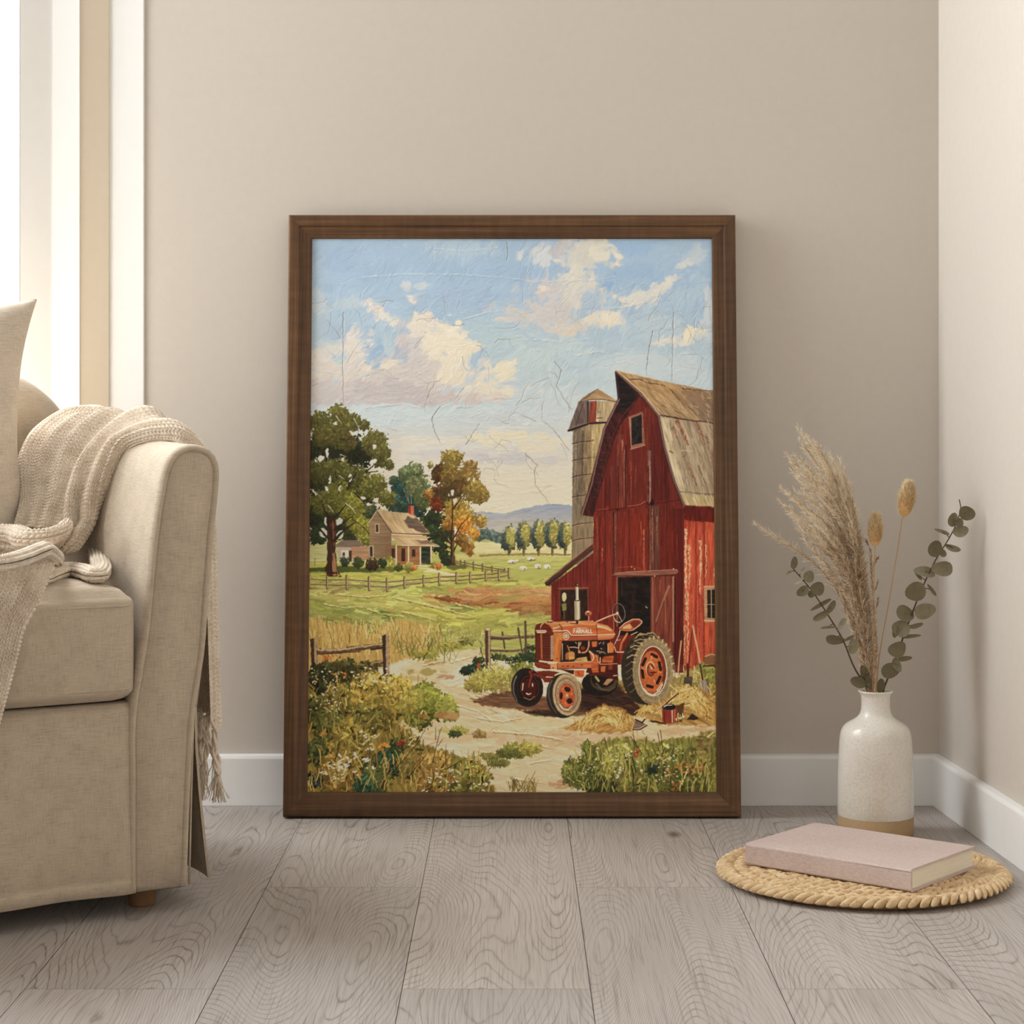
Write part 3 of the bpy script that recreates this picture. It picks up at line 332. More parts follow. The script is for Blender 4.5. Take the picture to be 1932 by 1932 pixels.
    line(B6("1530,1090 1530,1200"), 6, (62, 34, 32), 4); line(B6("1520,1160 1500,1330 1485,1520"), 2.8, (196, 150, 116), 2.2); line(B6("1640,1000 1610,1250 1590,1560"), 2.4, (96, 40, 32), 3); line(B6("1640,1000 1690,1250 1740,1560"), 3, (206, 156, 122), 3); line(B6("1715,1400 1742,1560"), 3, (60, 44, 40)); line(B6("1585,1400 1585,1540"), 3, (62, 40, 36)); line(B6("1655,1420 1650,1560"), 2.4, (190, 168, 130))
    poly(B6("1548,1535 1638,1530 1625,1660 1548,1660"), (72, 64, 62), wob=.5, tex=.15); poly(B6("1700,1575 1800,1565 1815,1690 1760,1710 1725,1680"), (128, 120, 112), wob=.5, tex=.2, ang=1.5); line(B6("1720,1590 1750,1700"), 1.4, (200, 194, 184)); line(B6("1790,1570 1812,1690"), 2, (64, 56, 54))
    # ---- shade under the tractor
    poly([(890, 1322), (930, 1308), (965, 1306), (1000, 1312), (1060, 1320), (1120, 1290), (1170, 1290), (1200, 1330), (1215, 1345), (1160, 1352), (1040, 1352), (1000, 1342), (960, 1338), (910, 1332)], (104, 76, 60), wob=2.5, soft=4, tex=.2, ang=.1, fw=1.8, fl=16)
    poly([(1095, 1300), (1168, 1296), (1210, 1338), (1200, 1350), (1095, 1340)], (58, 40, 32), wob=2, soft=4, tex=.25, ang=.2); poly([(985, 1342), (1040, 1340), (1060, 1354), (1000, 1350)], (62, 44, 36), wob=1.5, soft=3, tex=.2)
    strokes(120, 890, 1306, 1210, 1352, 18, 2.4, .15, .16, .2, .5)
    line([(1004, 1270), (1018, 1320)], 8, (150, 150, 66), 3, alpha=.6)
    # ---- tractor
    T = lambda s: Q(1000, 1150, 10.73, s); R = lambda s: Q(1120, 1130, 8.78, s); F = lambda s: Q(880, 1130, 8.05, s)
    ell(1132, 1290, 34, 24, (30, 24, 22)); ell(1140, 1284, 26, 20, (70, 60, 46)); ell(1138, 1281, 22, 17, (30, 22, 20)); line(T("1330,1370 1390,1450"), 4, (170, 158, 112)); poly(T("1480,1520 1560,1410 1640,1400 1690,1420 1560,1540"), (170, 122, 92), wob=.4); line(T("1340,1500 1450,1620 1600,1650 1720,1580"), 3, (92, 80, 60), 2)
    poly(T("1240,1000 1390,600 1560,600 1760,880 1790,1440 1400,1340 1130,1280"), (72, 28, 20), wob=.4, tex=.2); poly(T("640,610 1600,600 1640,900 1270,1080 600,1080"), (38, 24, 20), wob=.3, tex=.4, fw=2.5, fl=4)
    for a in ("1395,700 1440,670", "1350,850 1400,845 1440,860", "1400,880 1530,910", "1440,860 1540,890", "920,670 950,700", "1480,700 1500,660", "1430,790 1460,810"): line(T(a), 1.3, (208, 200, 190), .7)
    poly(T("775,870 850,850 905,880 905,1010 780,1030"), (204, 132, 56), wob=.4, tex=.12); poly(T("715,900 770,860 775,1020 720,1020"), (166, 96, 50), wob=.3); poly(T("880,1060 960,990 1150,960 1165,1050"), (178, 138, 72), wob=.4, tex=.2); poly(T("980,800 1040,870 1020,900 970,890"), (200, 128, 90), wob=.3); line(T("800,772 890,765 985,785"), 1.5, (226, 186, 150)); line(T("760,740 800,850"), 2.2, (186, 104, 66)); line(T("1192,650 1192,740 1165,820 1120,870 1060,880"), 2.8, (206, 128, 84), 3.2); line(T("1182,660 1182,740"), .9, (236, 190, 150)); line(T("990,670 985,790"), 2, (206, 186, 140)); line(T("1030,670 1010,730"), 1.6, (216, 196, 150)); ell(*T("1070,785")[0], 4.6, 4, (128, 52, 32)); poly(T("1245,655 1355,650 1350,755 1255,760"), (206, 96, 40), wob=.5); line(T("655,700 655,1030"), 1.8, (190, 176, 150), 1.2)
    poly(T("1200,860 1290,900 1385,930 1390,1280 1270,1285 1235,1190 1240,1060"), (184, 84, 42), wob=.4, tex=.12); line(T("1205,855 1270,910 1290,980 1265,1040"), 3.4, (226, 182, 140), 1.8); line(T("1340,930 1375,1060"), 1.3, (222, 150, 100))
    poly(T("1570,690 1640,660 1690,720 1690,880 1575,890"), (208, 102, 46), wob=.4, tex=.1); line(T("1575,700 1578,885"), 1.1, (240, 180, 130)); poly(T("1480,960 1700,940 1680,1080 1450,1080"), (186, 86, 40), wob=.4, tex=.2); poly(T("1430,1160 1530,1150 1520,1270 1435,1265"), (200, 98, 44), wob=.4); poly(T("1590,1120 1670,1100 1665,1230 1590,1220"), (140, 52, 28), wob=.4); line(T("1385,1060 1420,1112 1540,1112 1760,1100"), 1.6, (228, 168, 126), 1.2); line(T("1420,980 1420,1080"), 2, (232, 184, 140)); line(T("1400,900 1760,890"), 1.6, (40, 18, 14)); line(T("1180,1330 1330,1330"), 1.4, (120, 56, 36)); line(T("1690,1345 1760,1340"), 1.6, (232, 200, 170))
    poly(T("890,1235 1100,1235 1095,1350 1060,1385 905,1365"), (198, 84, 40), wob=.4, tex=.1); line(T("965,1260 1000,1330"), 1.2, (70, 26, 18)); line(T("895,1240 905,1360"), 1, (236, 160, 110)); poly(T("600,1220 890,1230 890,1330 720,1260"), (60, 26, 20), wob=.4)
    poly(T("545,1090 700,1070 1240,1052 1242,1195 820,1200 552,1218"), (190, 94, 52), wob=.3, tex=.1, ang=-.05); line(T("570,1082 800,1072 1238,1056"), 1.4, (232, 168, 120)); line(T("552,1215 820,1202 1240,1196"), 1.2, (90, 36, 24))
    for a in ("650,1155 690,1150", "740,1152 790,1148", "860,1158 890,1155", "1035,1132 1065,1130"): line(T(a), 1.5, (92, 30, 22))
    poly(T("95,1050 240,1070 410,1090 415,1215 330,1215 160,1190 95,1140"), (108, 44, 30), wob=.5, tex=.15); line(T("120,1100 380,1160"), 1.6, (150, 76, 54), 1, alpha=.7); poly(T("358,1100 400,1085 550,1085 552,1215 412,1218 415,1130"), (214, 128, 82), wob=.3, tex=.1); line(T("360,1100 545,1090"), 1.6, (240, 206, 170)); ell(*T("465,1185")[0], 1.3, 1.3, (110, 36, 26)); line(T("552,1090 553,1215"), 1, (84, 32, 22))
    poly(T("470,470 655,480 650,600 630,640 605,1075 450,1060"), (208, 108, 38), wob=.3, tex=.14, ang=1.57, fw=1.6); line(T("640,600 600,680 600,760"), 2, (240, 170, 96), 1); poly(T("580,640 650,600 610,1070 590,1070"), (190, 88, 32), wob=.3); ell(*T("548,995")[0], 1.1, 1.5, (90, 36, 20))
    poly(T("95,400 130,312 205,285 300,275 400,335 462,430 475,480 475,1010 450,1062 330,1050 110,1020"), (98, 38, 22), wob=.3, tex=.12)
    for i in range(15):
        y = 1198.4+i*3.05; line([(1011, y), (1019.4, y+.8)], 1.5, (44, 16, 14)); line([(1023.6, y+.9), (1040, y+1.2)], 1.5, (40, 14, 12)); line([(1012, y+1.5), (1019, y+2.2)], .8, (150, 74, 50)); line([(1024, y+2.3), (1039, y+2.6)], .8, (146, 70, 46)); line([(1039.5, y+2.2), (1043.8, y+1.8)], 1.6, (240, 216, 206), 1.2)
    line(T("228,500 240,1000"), 3.4, (158, 80, 40)); line(T("220,500 228,1000"), .9, (206, 124, 76), alpha=.7); line(T("265,285 222,330 212,380"), 1.4, (246, 222, 200), 1)
    P = T("115,420 325,425 335,455 300,480 150,482"); poly(P, (214, 206, 188), wob=.2, tex=0); line(T("165,445 285,448"), 1.6, (120, 110, 98)); ell(*T("140,443")[0], .8, .8, (60, 50, 46)); ell(*T("310,450")[0], .8, .8, (60, 50, 46))
    poly(T("270,275 460,258 800,250 950,238 1200,232 1345,268 1560,325 1680,415 1722,490 1722,520 1690,580 1590,612 1360,622 640,640 655,480 470,470 400,335"), (196, 90, 42), wob=.3, tex=.1, ang=0, z=.2)
    poly(T("290,275 460,258 950,240 1200,234 1345,270 1340,320 950,320 640,345 480,400 410,335"), (206, 122, 74), wob=.6, soft=2, tex=.12); poly(T("1350,300 1560,340 1680,430 1640,440 1480,380 1350,370"), (222, 150, 96), wob=.6, soft=1.8); line(T("1370,350 1480,370 1640,440"), 2.6, (240, 206, 150), .8, wob=.3); line(T("480,390 620,345"), 3, (236, 186, 146), 1.5, alpha=.8); line(T("660,335 900,310"), 2.2, (232, 176, 130), 1, alpha=.8); line(T("740,250 860,290 940,290"), 1.4, (70, 30, 24)); line(T("780,262 940,262"), 1.8, (226, 160, 118))
    poly(T("660,600 830,545 1365,540 1370,615 640,638"), (168, 70, 44), wob=.3, tex=.1); poly(T("1360,530 1722,520 1690,580 1590,612 1365,620"), (202, 104, 58), wob=.3); line(T("1370,560 1680,545"), 2, (230, 150, 100), 1, alpha=.7)
    line(T("475,442 600,440 740,432 775,450 835,525 900,530 1360,520 1720,512"), 2, (244, 228, 212), 1.1); line(T("475,462 640,458 735,452 770,475 825,545 1360,540"), 1, (60, 24, 20)); line(T("585,300 630,350 652,430"), 1.2, (60, 24, 18)); line(T("1345,300 1362,620"), 1.1, (98, 36, 24)); line(T("1368,515 1720,500"), 1, (230, 170, 130))
    e = T("730,545")[0]; ell(*e, 5.6, 7, (186, 84, 46), wob=0); ell(*e, 5.4, 6.8, (244, 226, 208), wob=0, ring=1.1, soft=.8); ell(*e, 3, 3.6, (240, 222, 200), wob=0, soft=.8); line(T("715,545 745,545"), 1, (96, 76, 66)); line(T("730,530 730,560"), .8, (96, 76, 66))
    def glyphs(word, x, y, h, adv, w, col, slope=0.):
        G = {'F': "0,1 0,0 .62,0|0,.48 .5,.48", 'A': "0,1 .36,0 .72,1|.14,.66 .58,.66", 'R': "0,1 0,0 .5,0 .62,.25 .5,.5 0,.5|.3,.5 .66,1", 'M': "0,1 .06,0 .42,.7 .78,0 .84,1", 'L': "0,0 0,1 .5,1", '-': "0,.5 .5,.5"}
        for i, ch in enumerate(word):
            k = 1.18 if i == 0 and len(word) > 6 else 1.
            for s in G[ch].split('|'):
                line([(x+float(p.split(',')[0])*h*.8, y+slope*i+h-(1-float(p.split(',')[1]))*h*k) for p in s.split()], w, col, soft=.7)
            x += adv[i]
    glyphs("FARMALL", 1082.3, 1188.0, 6.6, [4.7, 5.4, 5.3, 6.6, 5.6, 4.6, 4], 1.35, (252, 244, 236), .02); line(T("950,385 1000,383"), 1.1, (240, 214, 190), alpha=.9)
    for i in range(9): x = 1088.7+i*2.25; line([(x, 1185), (x+1.3, 1186.9 if i % 2 else 1185)], .8, (244, 222, 202), soft=.7, alpha=.9)
    poly(T("345,245 460,240 455,268 350,270"), (40, 26, 24), wob=.2); line(T("380,238 450,238"), 1.5, (222, 210, 200))
    line([(1088.5, 1170), (1089, 1176)], 4, (38, 26, 24)); poly([(1083.4, 1134), (1094.4, 1134), (1095, 1168), (1091, 1170.5), (1084, 1170)], (150, 140, 116), wob=.2, tex=.1, ang=1.57, col2=(232, 220, 190), g=((1085, 0), (1092, 0))); line([(1088.6, 1108), (1089, 1134)], 5.2, (176, 166, 140)); line([(1090, 1110), (1090, 1133)], 2, (240, 230, 204)); line([(1083, 1133.5), (1094.6, 1133.5)], 1.8, (52, 44, 40)); line([(1086.5, 1132), (1092, 1131)], 1.3, (240, 236, 220)); ell(1088.6, 1105, 3, 2.6, (40, 34, 32), wob=0); ell(1089.4, 1104, 1, .9, (230, 224, 214), wob=0); line([(1093.6, 1136), (1094, 1168)], 1, (60, 48, 40), alpha=.7)
    line([(1110.8, 1162), (1111, 1178)], 2.8, (196, 110, 74)); ell(1110, 1157.6, 6.2, 4.8, (184, 112, 84), wob=.2); ell(1109.4, 1158.4, 3, 2.2, (128, 62, 44), wob=.3); line([(1104.5, 1161.2), (1115.4, 1161)], 1.6, (120, 60, 44)); ell(1109, 1154.6, 3, 1.3, (232, 180, 148), wob=.2); ell(1117, 1174, 3, 3.4, (204, 116, 78))
    # steering wheel, seat and levers
    line(R("330,260 335,520"), 2, (176, 88, 62)); line(R("360,300 362,520"), 2.6, (60, 30, 26)); ell(1166.6, 1157.2, 11.6, 17.2, (42, 32, 34), -.16, wob=0, ring=2.6); ell(1167.4, 1156.6, 11.8, 17.6, (186, 176, 178), -.16, wob=0, ring=.8, alpha=.8, soft=.7); line(R("390,240 330,150"), 1.2, (52, 38, 36)); line(R("405,255 470,380"), 1.3, (216, 186, 170)); line(R("400,250 385,110"), 1, (70, 56, 54)); line(R("330,310 370,380 440,395"), 1.6, (206, 180, 168)); line(R("40,385 240,300 385,252"), 2.6, (206, 138, 112), 2.2); line(R("60,372 240,292 380,246"), .9, (248, 214, 196)); ell(*R("393,240")[0], 2.4, 2.8, (232, 186, 156), wob=0)
    poly(R("330,760 440,520 470,520 400,660 350,780"), (50, 30, 26), wob=.3); line(R("437,520 420,600 345,760"), 1.8, (228, 200, 190), 1.3); line(R("555,580 520,650 460,740 440,850"), 4, (200, 96, 52), 3.4); line(R("550,580 480,690"), 1, (240, 180, 130)); line(R("620,600 720,555"), 1.5, (216, 200, 176)); poly(R("380,690 440,670 430,740 400,840 390,800"), (120, 48, 30), wob=.4); line(R("385,690 440,682"), 1.2, (220, 190, 170)); line(R("340,790 370,880"), 2, (214, 160, 120)); line(R("390,885 520,885"), 2.2, (236, 196, 150))
    poly(R("420,500 500,412 640,338 760,338 808,388 770,450 660,520 560,538 440,520"), (170, 76, 42), wob=.3, tex=.1); poly(R("560,420 680,360 760,370 770,410 690,480 640,470 600,440"), (112, 44, 28), wob=.5, soft=1.6); poly(R("480,470 600,410 640,470 600,500 480,500"), (222, 152, 92), wob=.6, soft=2); line(R("430,490 510,410 640,342 750,338 800,372 800,400 740,455 655,518 610,530"), 1.3, (240, 200, 176), 1.3); line(R("440,518 560,535 640,525"), 1.5, (214, 118, 72))
    # rear wheel
    for k in range(7): ell(1212+k*2.9, 1263+k*.4, 40, 66, (50-k, 44-k, 36), wob=.5, tex=.15)
    for i in range(9):      # chevron lugs down the tread
        y = 1205+i*12.5; o = 1177+abs(y-1262)**2*.0042
        line([(o+14, y-5), (o+4, y+2)], 3, (84, 76, 58), 2.4); line([(o+14, y-6), (o+24, y-3+i*.3)], 3.2, (120, 108, 80) if i < 4 else (78, 70, 54), 2.4); line([(o+13, y-3), (o+23, y)], 1.4, (30, 24, 20), 1); line([(o+14, y-5.5), (o+23, y-3.4)], .9, (172, 156, 118), .6, alpha=.9 if i < 5 else .4)
    ell(1232, 1266, 38.5, 64, (134, 120, 92), wob=.6, tex=.12); ell(1233, 1266, 34, 58, (150, 134, 104), wob=.8, ring=4, alpha=.6); ell(1236, 1268, 37, 62, (112, 98, 74), wob=.8, ring=3, alpha=.6)
    for i in range(26):
        a = -2.9+i*.225; x = 1233+38.5*math.cos(a); y = 1265+64*math.sin(a)
        if math.sin(a) < .9: line([(x, y), (x-3.4*math.cos(a), y-5*math.sin(a))], 3.4, (186, 168, 118) if math.sin(a) < .2 else (150, 130, 96), 2.6, wob=.6, z=.5)
    for x, y, x2, y2 in [(1200, 1204, 1216, 1197), (1204, 1199, 1230, 1200), (1198, 1210, 1217, 1208), (1222, 1196, 1243, 1206), (1190, 1222, 1205, 1220), (1184, 1242, 1200, 1238)]: line([(x, y), ((x+x2)/2, min(y, y2)-1.6), (x2, y2)], 3, (150, 136, 96), 2, wob=.5, z=.5); line([(x, y+2.6), ((x+x2)/2, min(y, y2)+1), (x2, y2+2.4)], 2, (40, 32, 26), 1, wob=.4)
    ell(1232, 1266.5, 27, 47.5, (58, 44, 34), wob=.3); ell(1232, 1266.7, 26, 46.5, (238, 218, 196), wob=.3, ring=2.2); ell(1231.6, 1266, 24.6, 44.6, (124, 44, 26), wob=.3, tex=.12); ell(1229.5, 1268, 21.5, 40, (192, 88, 42), wob=.4, tex=.12); line([(1214, 1300), (1222, 1309), (1232, 1312), (1243, 1305), (1250, 1292)], 3.4, (246, 226, 190), 2, wob=.4); line([(1240, 1303), (1250, 1288)], 3, (232, 190, 150), 1.5)
    for a in (-2.55, -1.25, -.3, .62, 1.75, 2.95):
        ca, sa = math.cos(a), math.sin(a); x = 1229+16.6*ca; y = 1266+30*sa; tx, ty = -sa*5.6, ca*8.6
        line([(x-tx*.8, y-ty*.8), (x+tx*.8, y+ty*.8)], 6, (36, 22, 18), 6); line([(x-tx-ca*3, y-ty-sa*4), (x+tx-ca*3, y+ty-sa*4)], .9, (226, 130, 74), alpha=.7)
    ell(1226.5, 1262, 10.5, 18, (200, 98, 48), wob=.3); ell(1227, 1262, 7.5, 13, (246, 206, 156), wob=.3, ring=1.8, alpha=.85); ell(1228, 1265, 7.6, 12, (120, 44, 24), wob=.3); ell(1228, 1265, 5, 8, (176, 74, 40), wob=.3); line([(1228, 1262), (1236, 1266)], 3.2, (206, 110, 66), 2.4); line([(1227, 1270), (1238, 1269)], 2.2, (70, 22, 16)); line([(1226, 1256), (1230, 1262)], 2, (240, 190, 140))
    for P in [((1230, 1238), (1228, 1246)), ((1212, 1262), (1216, 1263)), ((1243, 1268), (1247, 1269)), ((1236, 1290), (1234, 1283))]: line(P, 2, (226, 136, 84))
    # front wheels and axle
    poly(F("1080,1100 1250,1090 1420,1120 1340,1160 1330,1280 1180,1270 1140,1180 1060,1170 1000,1160 960,1180 940,1330 985,1350 990,1100"), (104, 44, 30), wob=.5, tex=.15)
    for k in range(4): ell(993+k*1.5, 1297.5, 28.5-k*.4, 36.5-k*.3, (40-k*2, 36-k*2, 36-k*2), -.1, wob=.3)
    line(F("760,1180 715,1290 715,1420 770,1560"), 3, (118, 118, 122), 1.6, wob=.3, alpha=.8); line(F("1010,1065 1080,1120"), 1.2, (200, 196, 180), .8); ell(999, 1298, 20, 26, (24, 18, 18), -.1, wob=.3); ell(999.5, 1298, 17, 22.5, (98, 42, 28), -.1, wob=.2, ring=1.8); ell(999.5, 1298, 14, 18.5, (66, 26, 20), -.1, wob=.3); line(F("860,1290 850,1390"), 2.6, (232, 200, 160), 1.6); line(F("1003,1290 1005,1330"), 2, (240, 226, 206)); line(F("915,1440 945,1455 980,1440"), 2.6, (232, 220, 176), 1.6); line(F("870,1500 960,1540 1040,1480"), 1.2, (176, 120, 92)); line(F("960,1110 990,1160 960,1280 950,1340"), 4, (124, 52, 36), 3); line(F("985,1100 1005,1090"), 3, (130, 62, 44)); line(F("1030,1150 1130,1180 1200,1230 1330,1240"), 5, (112, 46, 32), 6); line(F("1215,1190 1320,1195"), 2.2, (240, 206, 170), 1)
    for k in range(5): ell(1061+k*2, 1314-k*.6, 30-k*.4, 41.8-k*.3, (44-k, 40-k, 40-k), -.06, wob=.3)
    line(F("1300,1240 1255,1350 1250,1480 1290,1630 1370,1740"), 2.2, (104, 104, 108), 1.2, wob=.3, alpha=.8); ell(1069.5, 1311, 27, 40, (160, 138, 108), -.06, wob=.5, tex=.12); ell(1070, 1311, 24.5, 37, (196, 172, 132), -.06, wob=.7, ring=2.6, alpha=.75); ell(1069, 1312, 21, 31.5, (104, 84, 64), -.06, wob=.6, ring=2.2, alpha=.8); ell(1067, 1312, 26.6, 39.6, (60, 48, 42), -.06, wob=.4, ring=1.2, alpha=.5)
    ell(1069.6, 1313.6, 17.5, 26, (56, 34, 28), -.06, wob=.2); ell(1069.4, 1313.6, 16.2, 24.4, (228, 186, 156), -.06, wob=.2, ring=1.3); ell(1069.4, 1313.4, 14.8, 22.6, (190, 82, 44), -.06, wob=.3, tex=.15); line(F("1420,1610 1470,1680 1540,1690 1600,1630"), 2.6, (248, 216, 180), 1.4)
    for x, y, a, b, t in [(1534, 1378, 6.2, 4.6, .5), (1440, 1475, 3, 7.2, 0), (1565, 1555, 5.4, 5.4, -.7)]: ell(880+x/8.05, 1130+y/8.05, a, b, (44, 24, 18), t, wob=.3)
    ell(1069, 1313, 4.6, 6, (206, 102, 60), wob=.3); ell(1069.6, 1312.4, 2, 2.6, (244, 190, 140), wob=.2)
    for x, y in [(1500, 1580), (1470, 1370), (1600, 1450)]: ell(880+x/8.05, 1130+y/8.05, 1.4, 1.4, (232, 140, 90), wob=.1)
    # ---- hay, bucket, shovel
    def hay(x, y, rx, ry, n, tilt=0.):
        for i in range(n):
            a = rng.uniform(-2.6, -.5)+tilt; q = rng.uniform(.1, 1)
            px = x+rng.normal(0, rx*.4); py = y-ry*.3+abs(px-x)/rx*ry*.75+rng.uniform(-.3, .5)*ry
            k = [(222, 178, 88), (198, 150, 62), (236, 200, 112), (160, 112, 46), (128, 84, 38)][rng.choice(5, p=[.32, .26, .22, .12, .08])]
            dab(px, py, 17*rng.uniform(.5, 1.2), 1.9, math.atan2(.75*abs(px-x)/rx*ry/8+.1, 1)*(1 if px > x else -1)+rng.normal(0, .4), np.clip(c3(k)*rng.uniform(.88, 1.1), 0, 1), .6, .07, rng.normal(0, .3))
    poly([(1056, 1376), (1090, 1362), (1120, 1336), (1140, 1330), (1180, 1340), (1200, 1360), (1190, 1382), (1130, 1384)], (170, 122, 56), wob=3, soft=4, tex=.2, ang=-.4); hay(1142, 1356, 64, 34, 330)
    poly([(1200, 1345), (1250, 1322), (1290, 1292), (1320, 1300), (1378, 1330), (1378, 1372), (1240, 1368)], (172, 128, 58), wob=3, soft=4, tex=.2, ang=.5); hay(1298, 1322, 58, 50, 330); hay(1225, 1340, 30, 14, 90, -.4); blades(30, 1270, 1350, 1300, 1330, 20, [(226, 190, 100), (206, 160, 76)], 1.8, .9)
    poly([(1274, 1332), (1292, 1326), (1288, 1362), (1276, 1364)], (88, 58, 30), wob=1.5, soft=2.5); poly([(1296, 1358), (1306, 1346), (1318, 1356), (1310, 1360)], (48, 36, 28), wob=.8)
    line([(1279, 1308), (1255, 1329)], 3.4, (74, 48, 36), 3.4); line([(1255, 1329), (1216, 1359)], 2.8, (170, 122, 88), 2.8); line([(1284, 1303), (1306, 1299)], 4, (226, 190, 116), 2.6); line([(1280, 1306), (1240, 1339)], 1, (232, 196, 156)); poly([(1194, 1374), (1200, 1358), (1212, 1364), (1221, 1369), (1208, 1377), (1194, 1378)], (112, 94, 88), wob=.4, tex=.15); line([(1199, 1358), (1212, 1364), (1216, 1358)], 2.6, (44, 34, 32)); line([(1194, 1377.5), (1208, 1377), (1221, 1369)], 1.6, (40, 30, 28)); line([(1197, 1375.4), (1206, 1375), (1217, 1369)], 1, (220, 206, 190)); line([(1229, 1361), (1256, 1366)], 3.6, (56, 42, 36), 2.6, wob=.8)
    poly([(1249, 1334), (1276, 1334), (1275.5, 1360), (1270, 1366), (1256, 1366), (1250, 1361)], (146, 52, 40), wob=.3, tex=.1, ang=1.57); line([(1253, 1338), (1254, 1362)], 3.6, (108, 32, 26), alpha=.8); line([(1268, 1339), (1268.5, 1364)], 2.4, (240, 200, 170), 1.6); line([(1273, 1338), (1272.6, 1360)], 2, (206, 92, 70)); ell(1262.4, 1334.6, 13.4, 6.4, (34, 24, 24), wob=.2); ell(1262, 1332.4, 10, 3.4, (20, 16, 16), wob=.2); line([(1253, 1333.4), (1258, 1331), (1268, 1331)], 2.6, (236, 220, 196), 1.2); ell(1262.4, 1335, 13.2, 6, (200, 172, 156), wob=.1, ring=.8, alpha=.5)
    blades(16, 1276, 1290, 1350, 1362, 5, [(236, 214, 140)], 2, .8)
    # ---- front fence left
    def rail(P, w, dk, lt): line(P, w, dk, w*.9, wob=1, tex=.25, z=.4); line([(x, y-w*.22) for x, y in P], w*.42, lt, w*.3, wob=1, tex=.2, z=.4)
    rail([(597, 1229), (640, 1229), (680, 1223), (722, 1218)], 10.5, (92, 74, 58), (172, 150, 122)); line([(700, 1226), (722, 1223)], 3, (52, 40, 34)); line([(600, 1235), (680, 1230)], 1.4, (58, 44, 38), wob=.8)
    rail([(668, 1259), (696, 1255), (722, 1250)], 10, (96, 76, 60), (164, 138, 112)); line([(709, 1258), (714, 1272)], 4, (64, 50, 42)); line([(668, 1263), (722, 1257)], 1.6, (50, 38, 32), wob=.8)
    poly([(585, 1206), (592, 1204), (598, 1207), (600, 1290), (590, 1290)], (64, 50, 42), wob=.7, tex=.2, ang=1.57); line([(595, 1206), (596, 1286)], 5.4, (158, 134, 108), 4.6, wob=.7, tex=.15)
    poly([(721, 1201), (728, 1197), (734, 1200), (735, 1284), (724, 1284)], (58, 46, 40), wob=.7, tex=.2, ang=1.57); line([(730.6, 1200), (731.4, 1280)], 6, (160, 138, 114), 5.6, wob=.7, tex=.15)
    # ---- wild flowers and grass in the foreground
    poly([(560, 1290), (600, 1272), (640, 1262), (690, 1270), (740, 1284), (780, 1296), (830, 1318), (868, 1334), (846, 1348), (770, 1354), (750, 1360), (800, 1404), (850, 1420), (920, 1450), (945, 1516), (560, 1516)], (130, 112, 44), wob=5, soft=6, tex=.2, ang=1.3, fw=2.4, fl=14)
    G1 = [(150, 132, 50), (120, 116, 44), (178, 150, 62), (92, 98, 40), (66, 70, 34), (196, 164, 70)]
    for a in [(610, 1280, 30, (50, 58, 32)), (650, 1270, 26, (60, 60, 32)), (690, 1275, 26, (74, 72, 36)), (730, 1290, 16, (52, 52, 32)), (600, 1340, 24, (64, 70, 34)), (640, 1320, 30, (110, 100, 40)), (700, 1310, 40, (168, 142, 50)), (750, 1310, 34, (182, 152, 54)), (800, 1325, 34, (112, 128, 42)), (830, 1335, 26, (122, 136, 44)), (790, 1345, 30, (104, 112, 40)), (730, 1345, 30, (120, 106, 38)), (690, 1360, 30, (104, 100, 40)), (620, 1370, 30, (86, 92, 40)), (600, 1420, 24, (60, 74, 40)), (660, 1400, 40, (132, 118, 42)), (750, 1420, 24, (40, 62, 36)), (730, 1440, 26, (36, 66, 50)), (700, 1470, 34, (66, 84, 44)), (780, 1440, 30, (120, 108, 48)), (640, 1460, 40, (128, 104, 40)), (820, 1460, 40, (142, 112, 48)), (880, 1470, 40, (112, 110, 44)), (690, 1484, 20, (34, 74, 58)), (595, 1470, 14, (36, 54, 56))]: leaves(a[0], a[1], a[2], a[3], int(a[2]**2*.13), 11, 4.2, .26, .6)
    blades(150, 580, 800, 1290, 1420, 17, G1, 2.2, .4); blades(210, 580, 925, 1430, 1502, 24, G1+[(206, 170, 84), (170, 116, 56)], 1.9, .3)
    for a in [(812, 1320, 22, (116, 138, 44)), (840, 1330, 18, (132, 146, 52)), (790, 1318, 16, (150, 150, 52)), (850, 1346, 14, (126, 134, 50)), (770, 1330, 18, (150, 142, 50))]: leaves(a[0], a[1], a[2], a[3], 60, 10, 4.4, .14, .6)
    for x, y, c in [(800, 1352, (150, 92, 58)), (832, 1350, (168, 112, 72)), (850, 1352, (186, 132, 90))]: blob(x, y, 14, 5, c, .9)
    for P in [((748, 1450), (790, 1400), (805, 1370)), ((768, 1470), (800, 1430), (812, 1412)), ((816, 1440), (830, 1380), (834, 1372)), ((822, 1396), (822, 1372)), ((826, 1408), (836, 1394)), ((840, 1432), (842, 1404)), ((760, 1420), (735, 1380), (734, 1366)), ((842, 1452), (880, 1430)), ((980, 1492), (996, 1462)), ((970, 1494), (976, 1474)), ((990, 1494), (1010, 1456)), ((985, 1490), (975, 1470))]: line(P, 1.4, (58, 46, 34), .7)
    blades(60, 960, 1012, 1484, 1500, 20, [(84, 84, 40), (112, 104, 48), (140, 122, 60)], 1.5, .3)
    for a in [(980, 1415, 34, (132, 138, 50), 14), (960, 1422, 26, (84, 96, 42), 9), (1000, 1412, 20, (156, 152, 58), 9), (925, 1428, 18, (110, 112, 48), 6), (940, 1440, 20, (100, 108, 46), 6), (868, 1378, 16, (140, 144, 54), 5), (858, 1386, 10, (52, 76, 44), 4), (905, 1386, 12, (140, 116, 66), 6)]: leaves(a[0], a[1], a[2], a[3], 70, 9, 2.4, .14, .5, a[4])
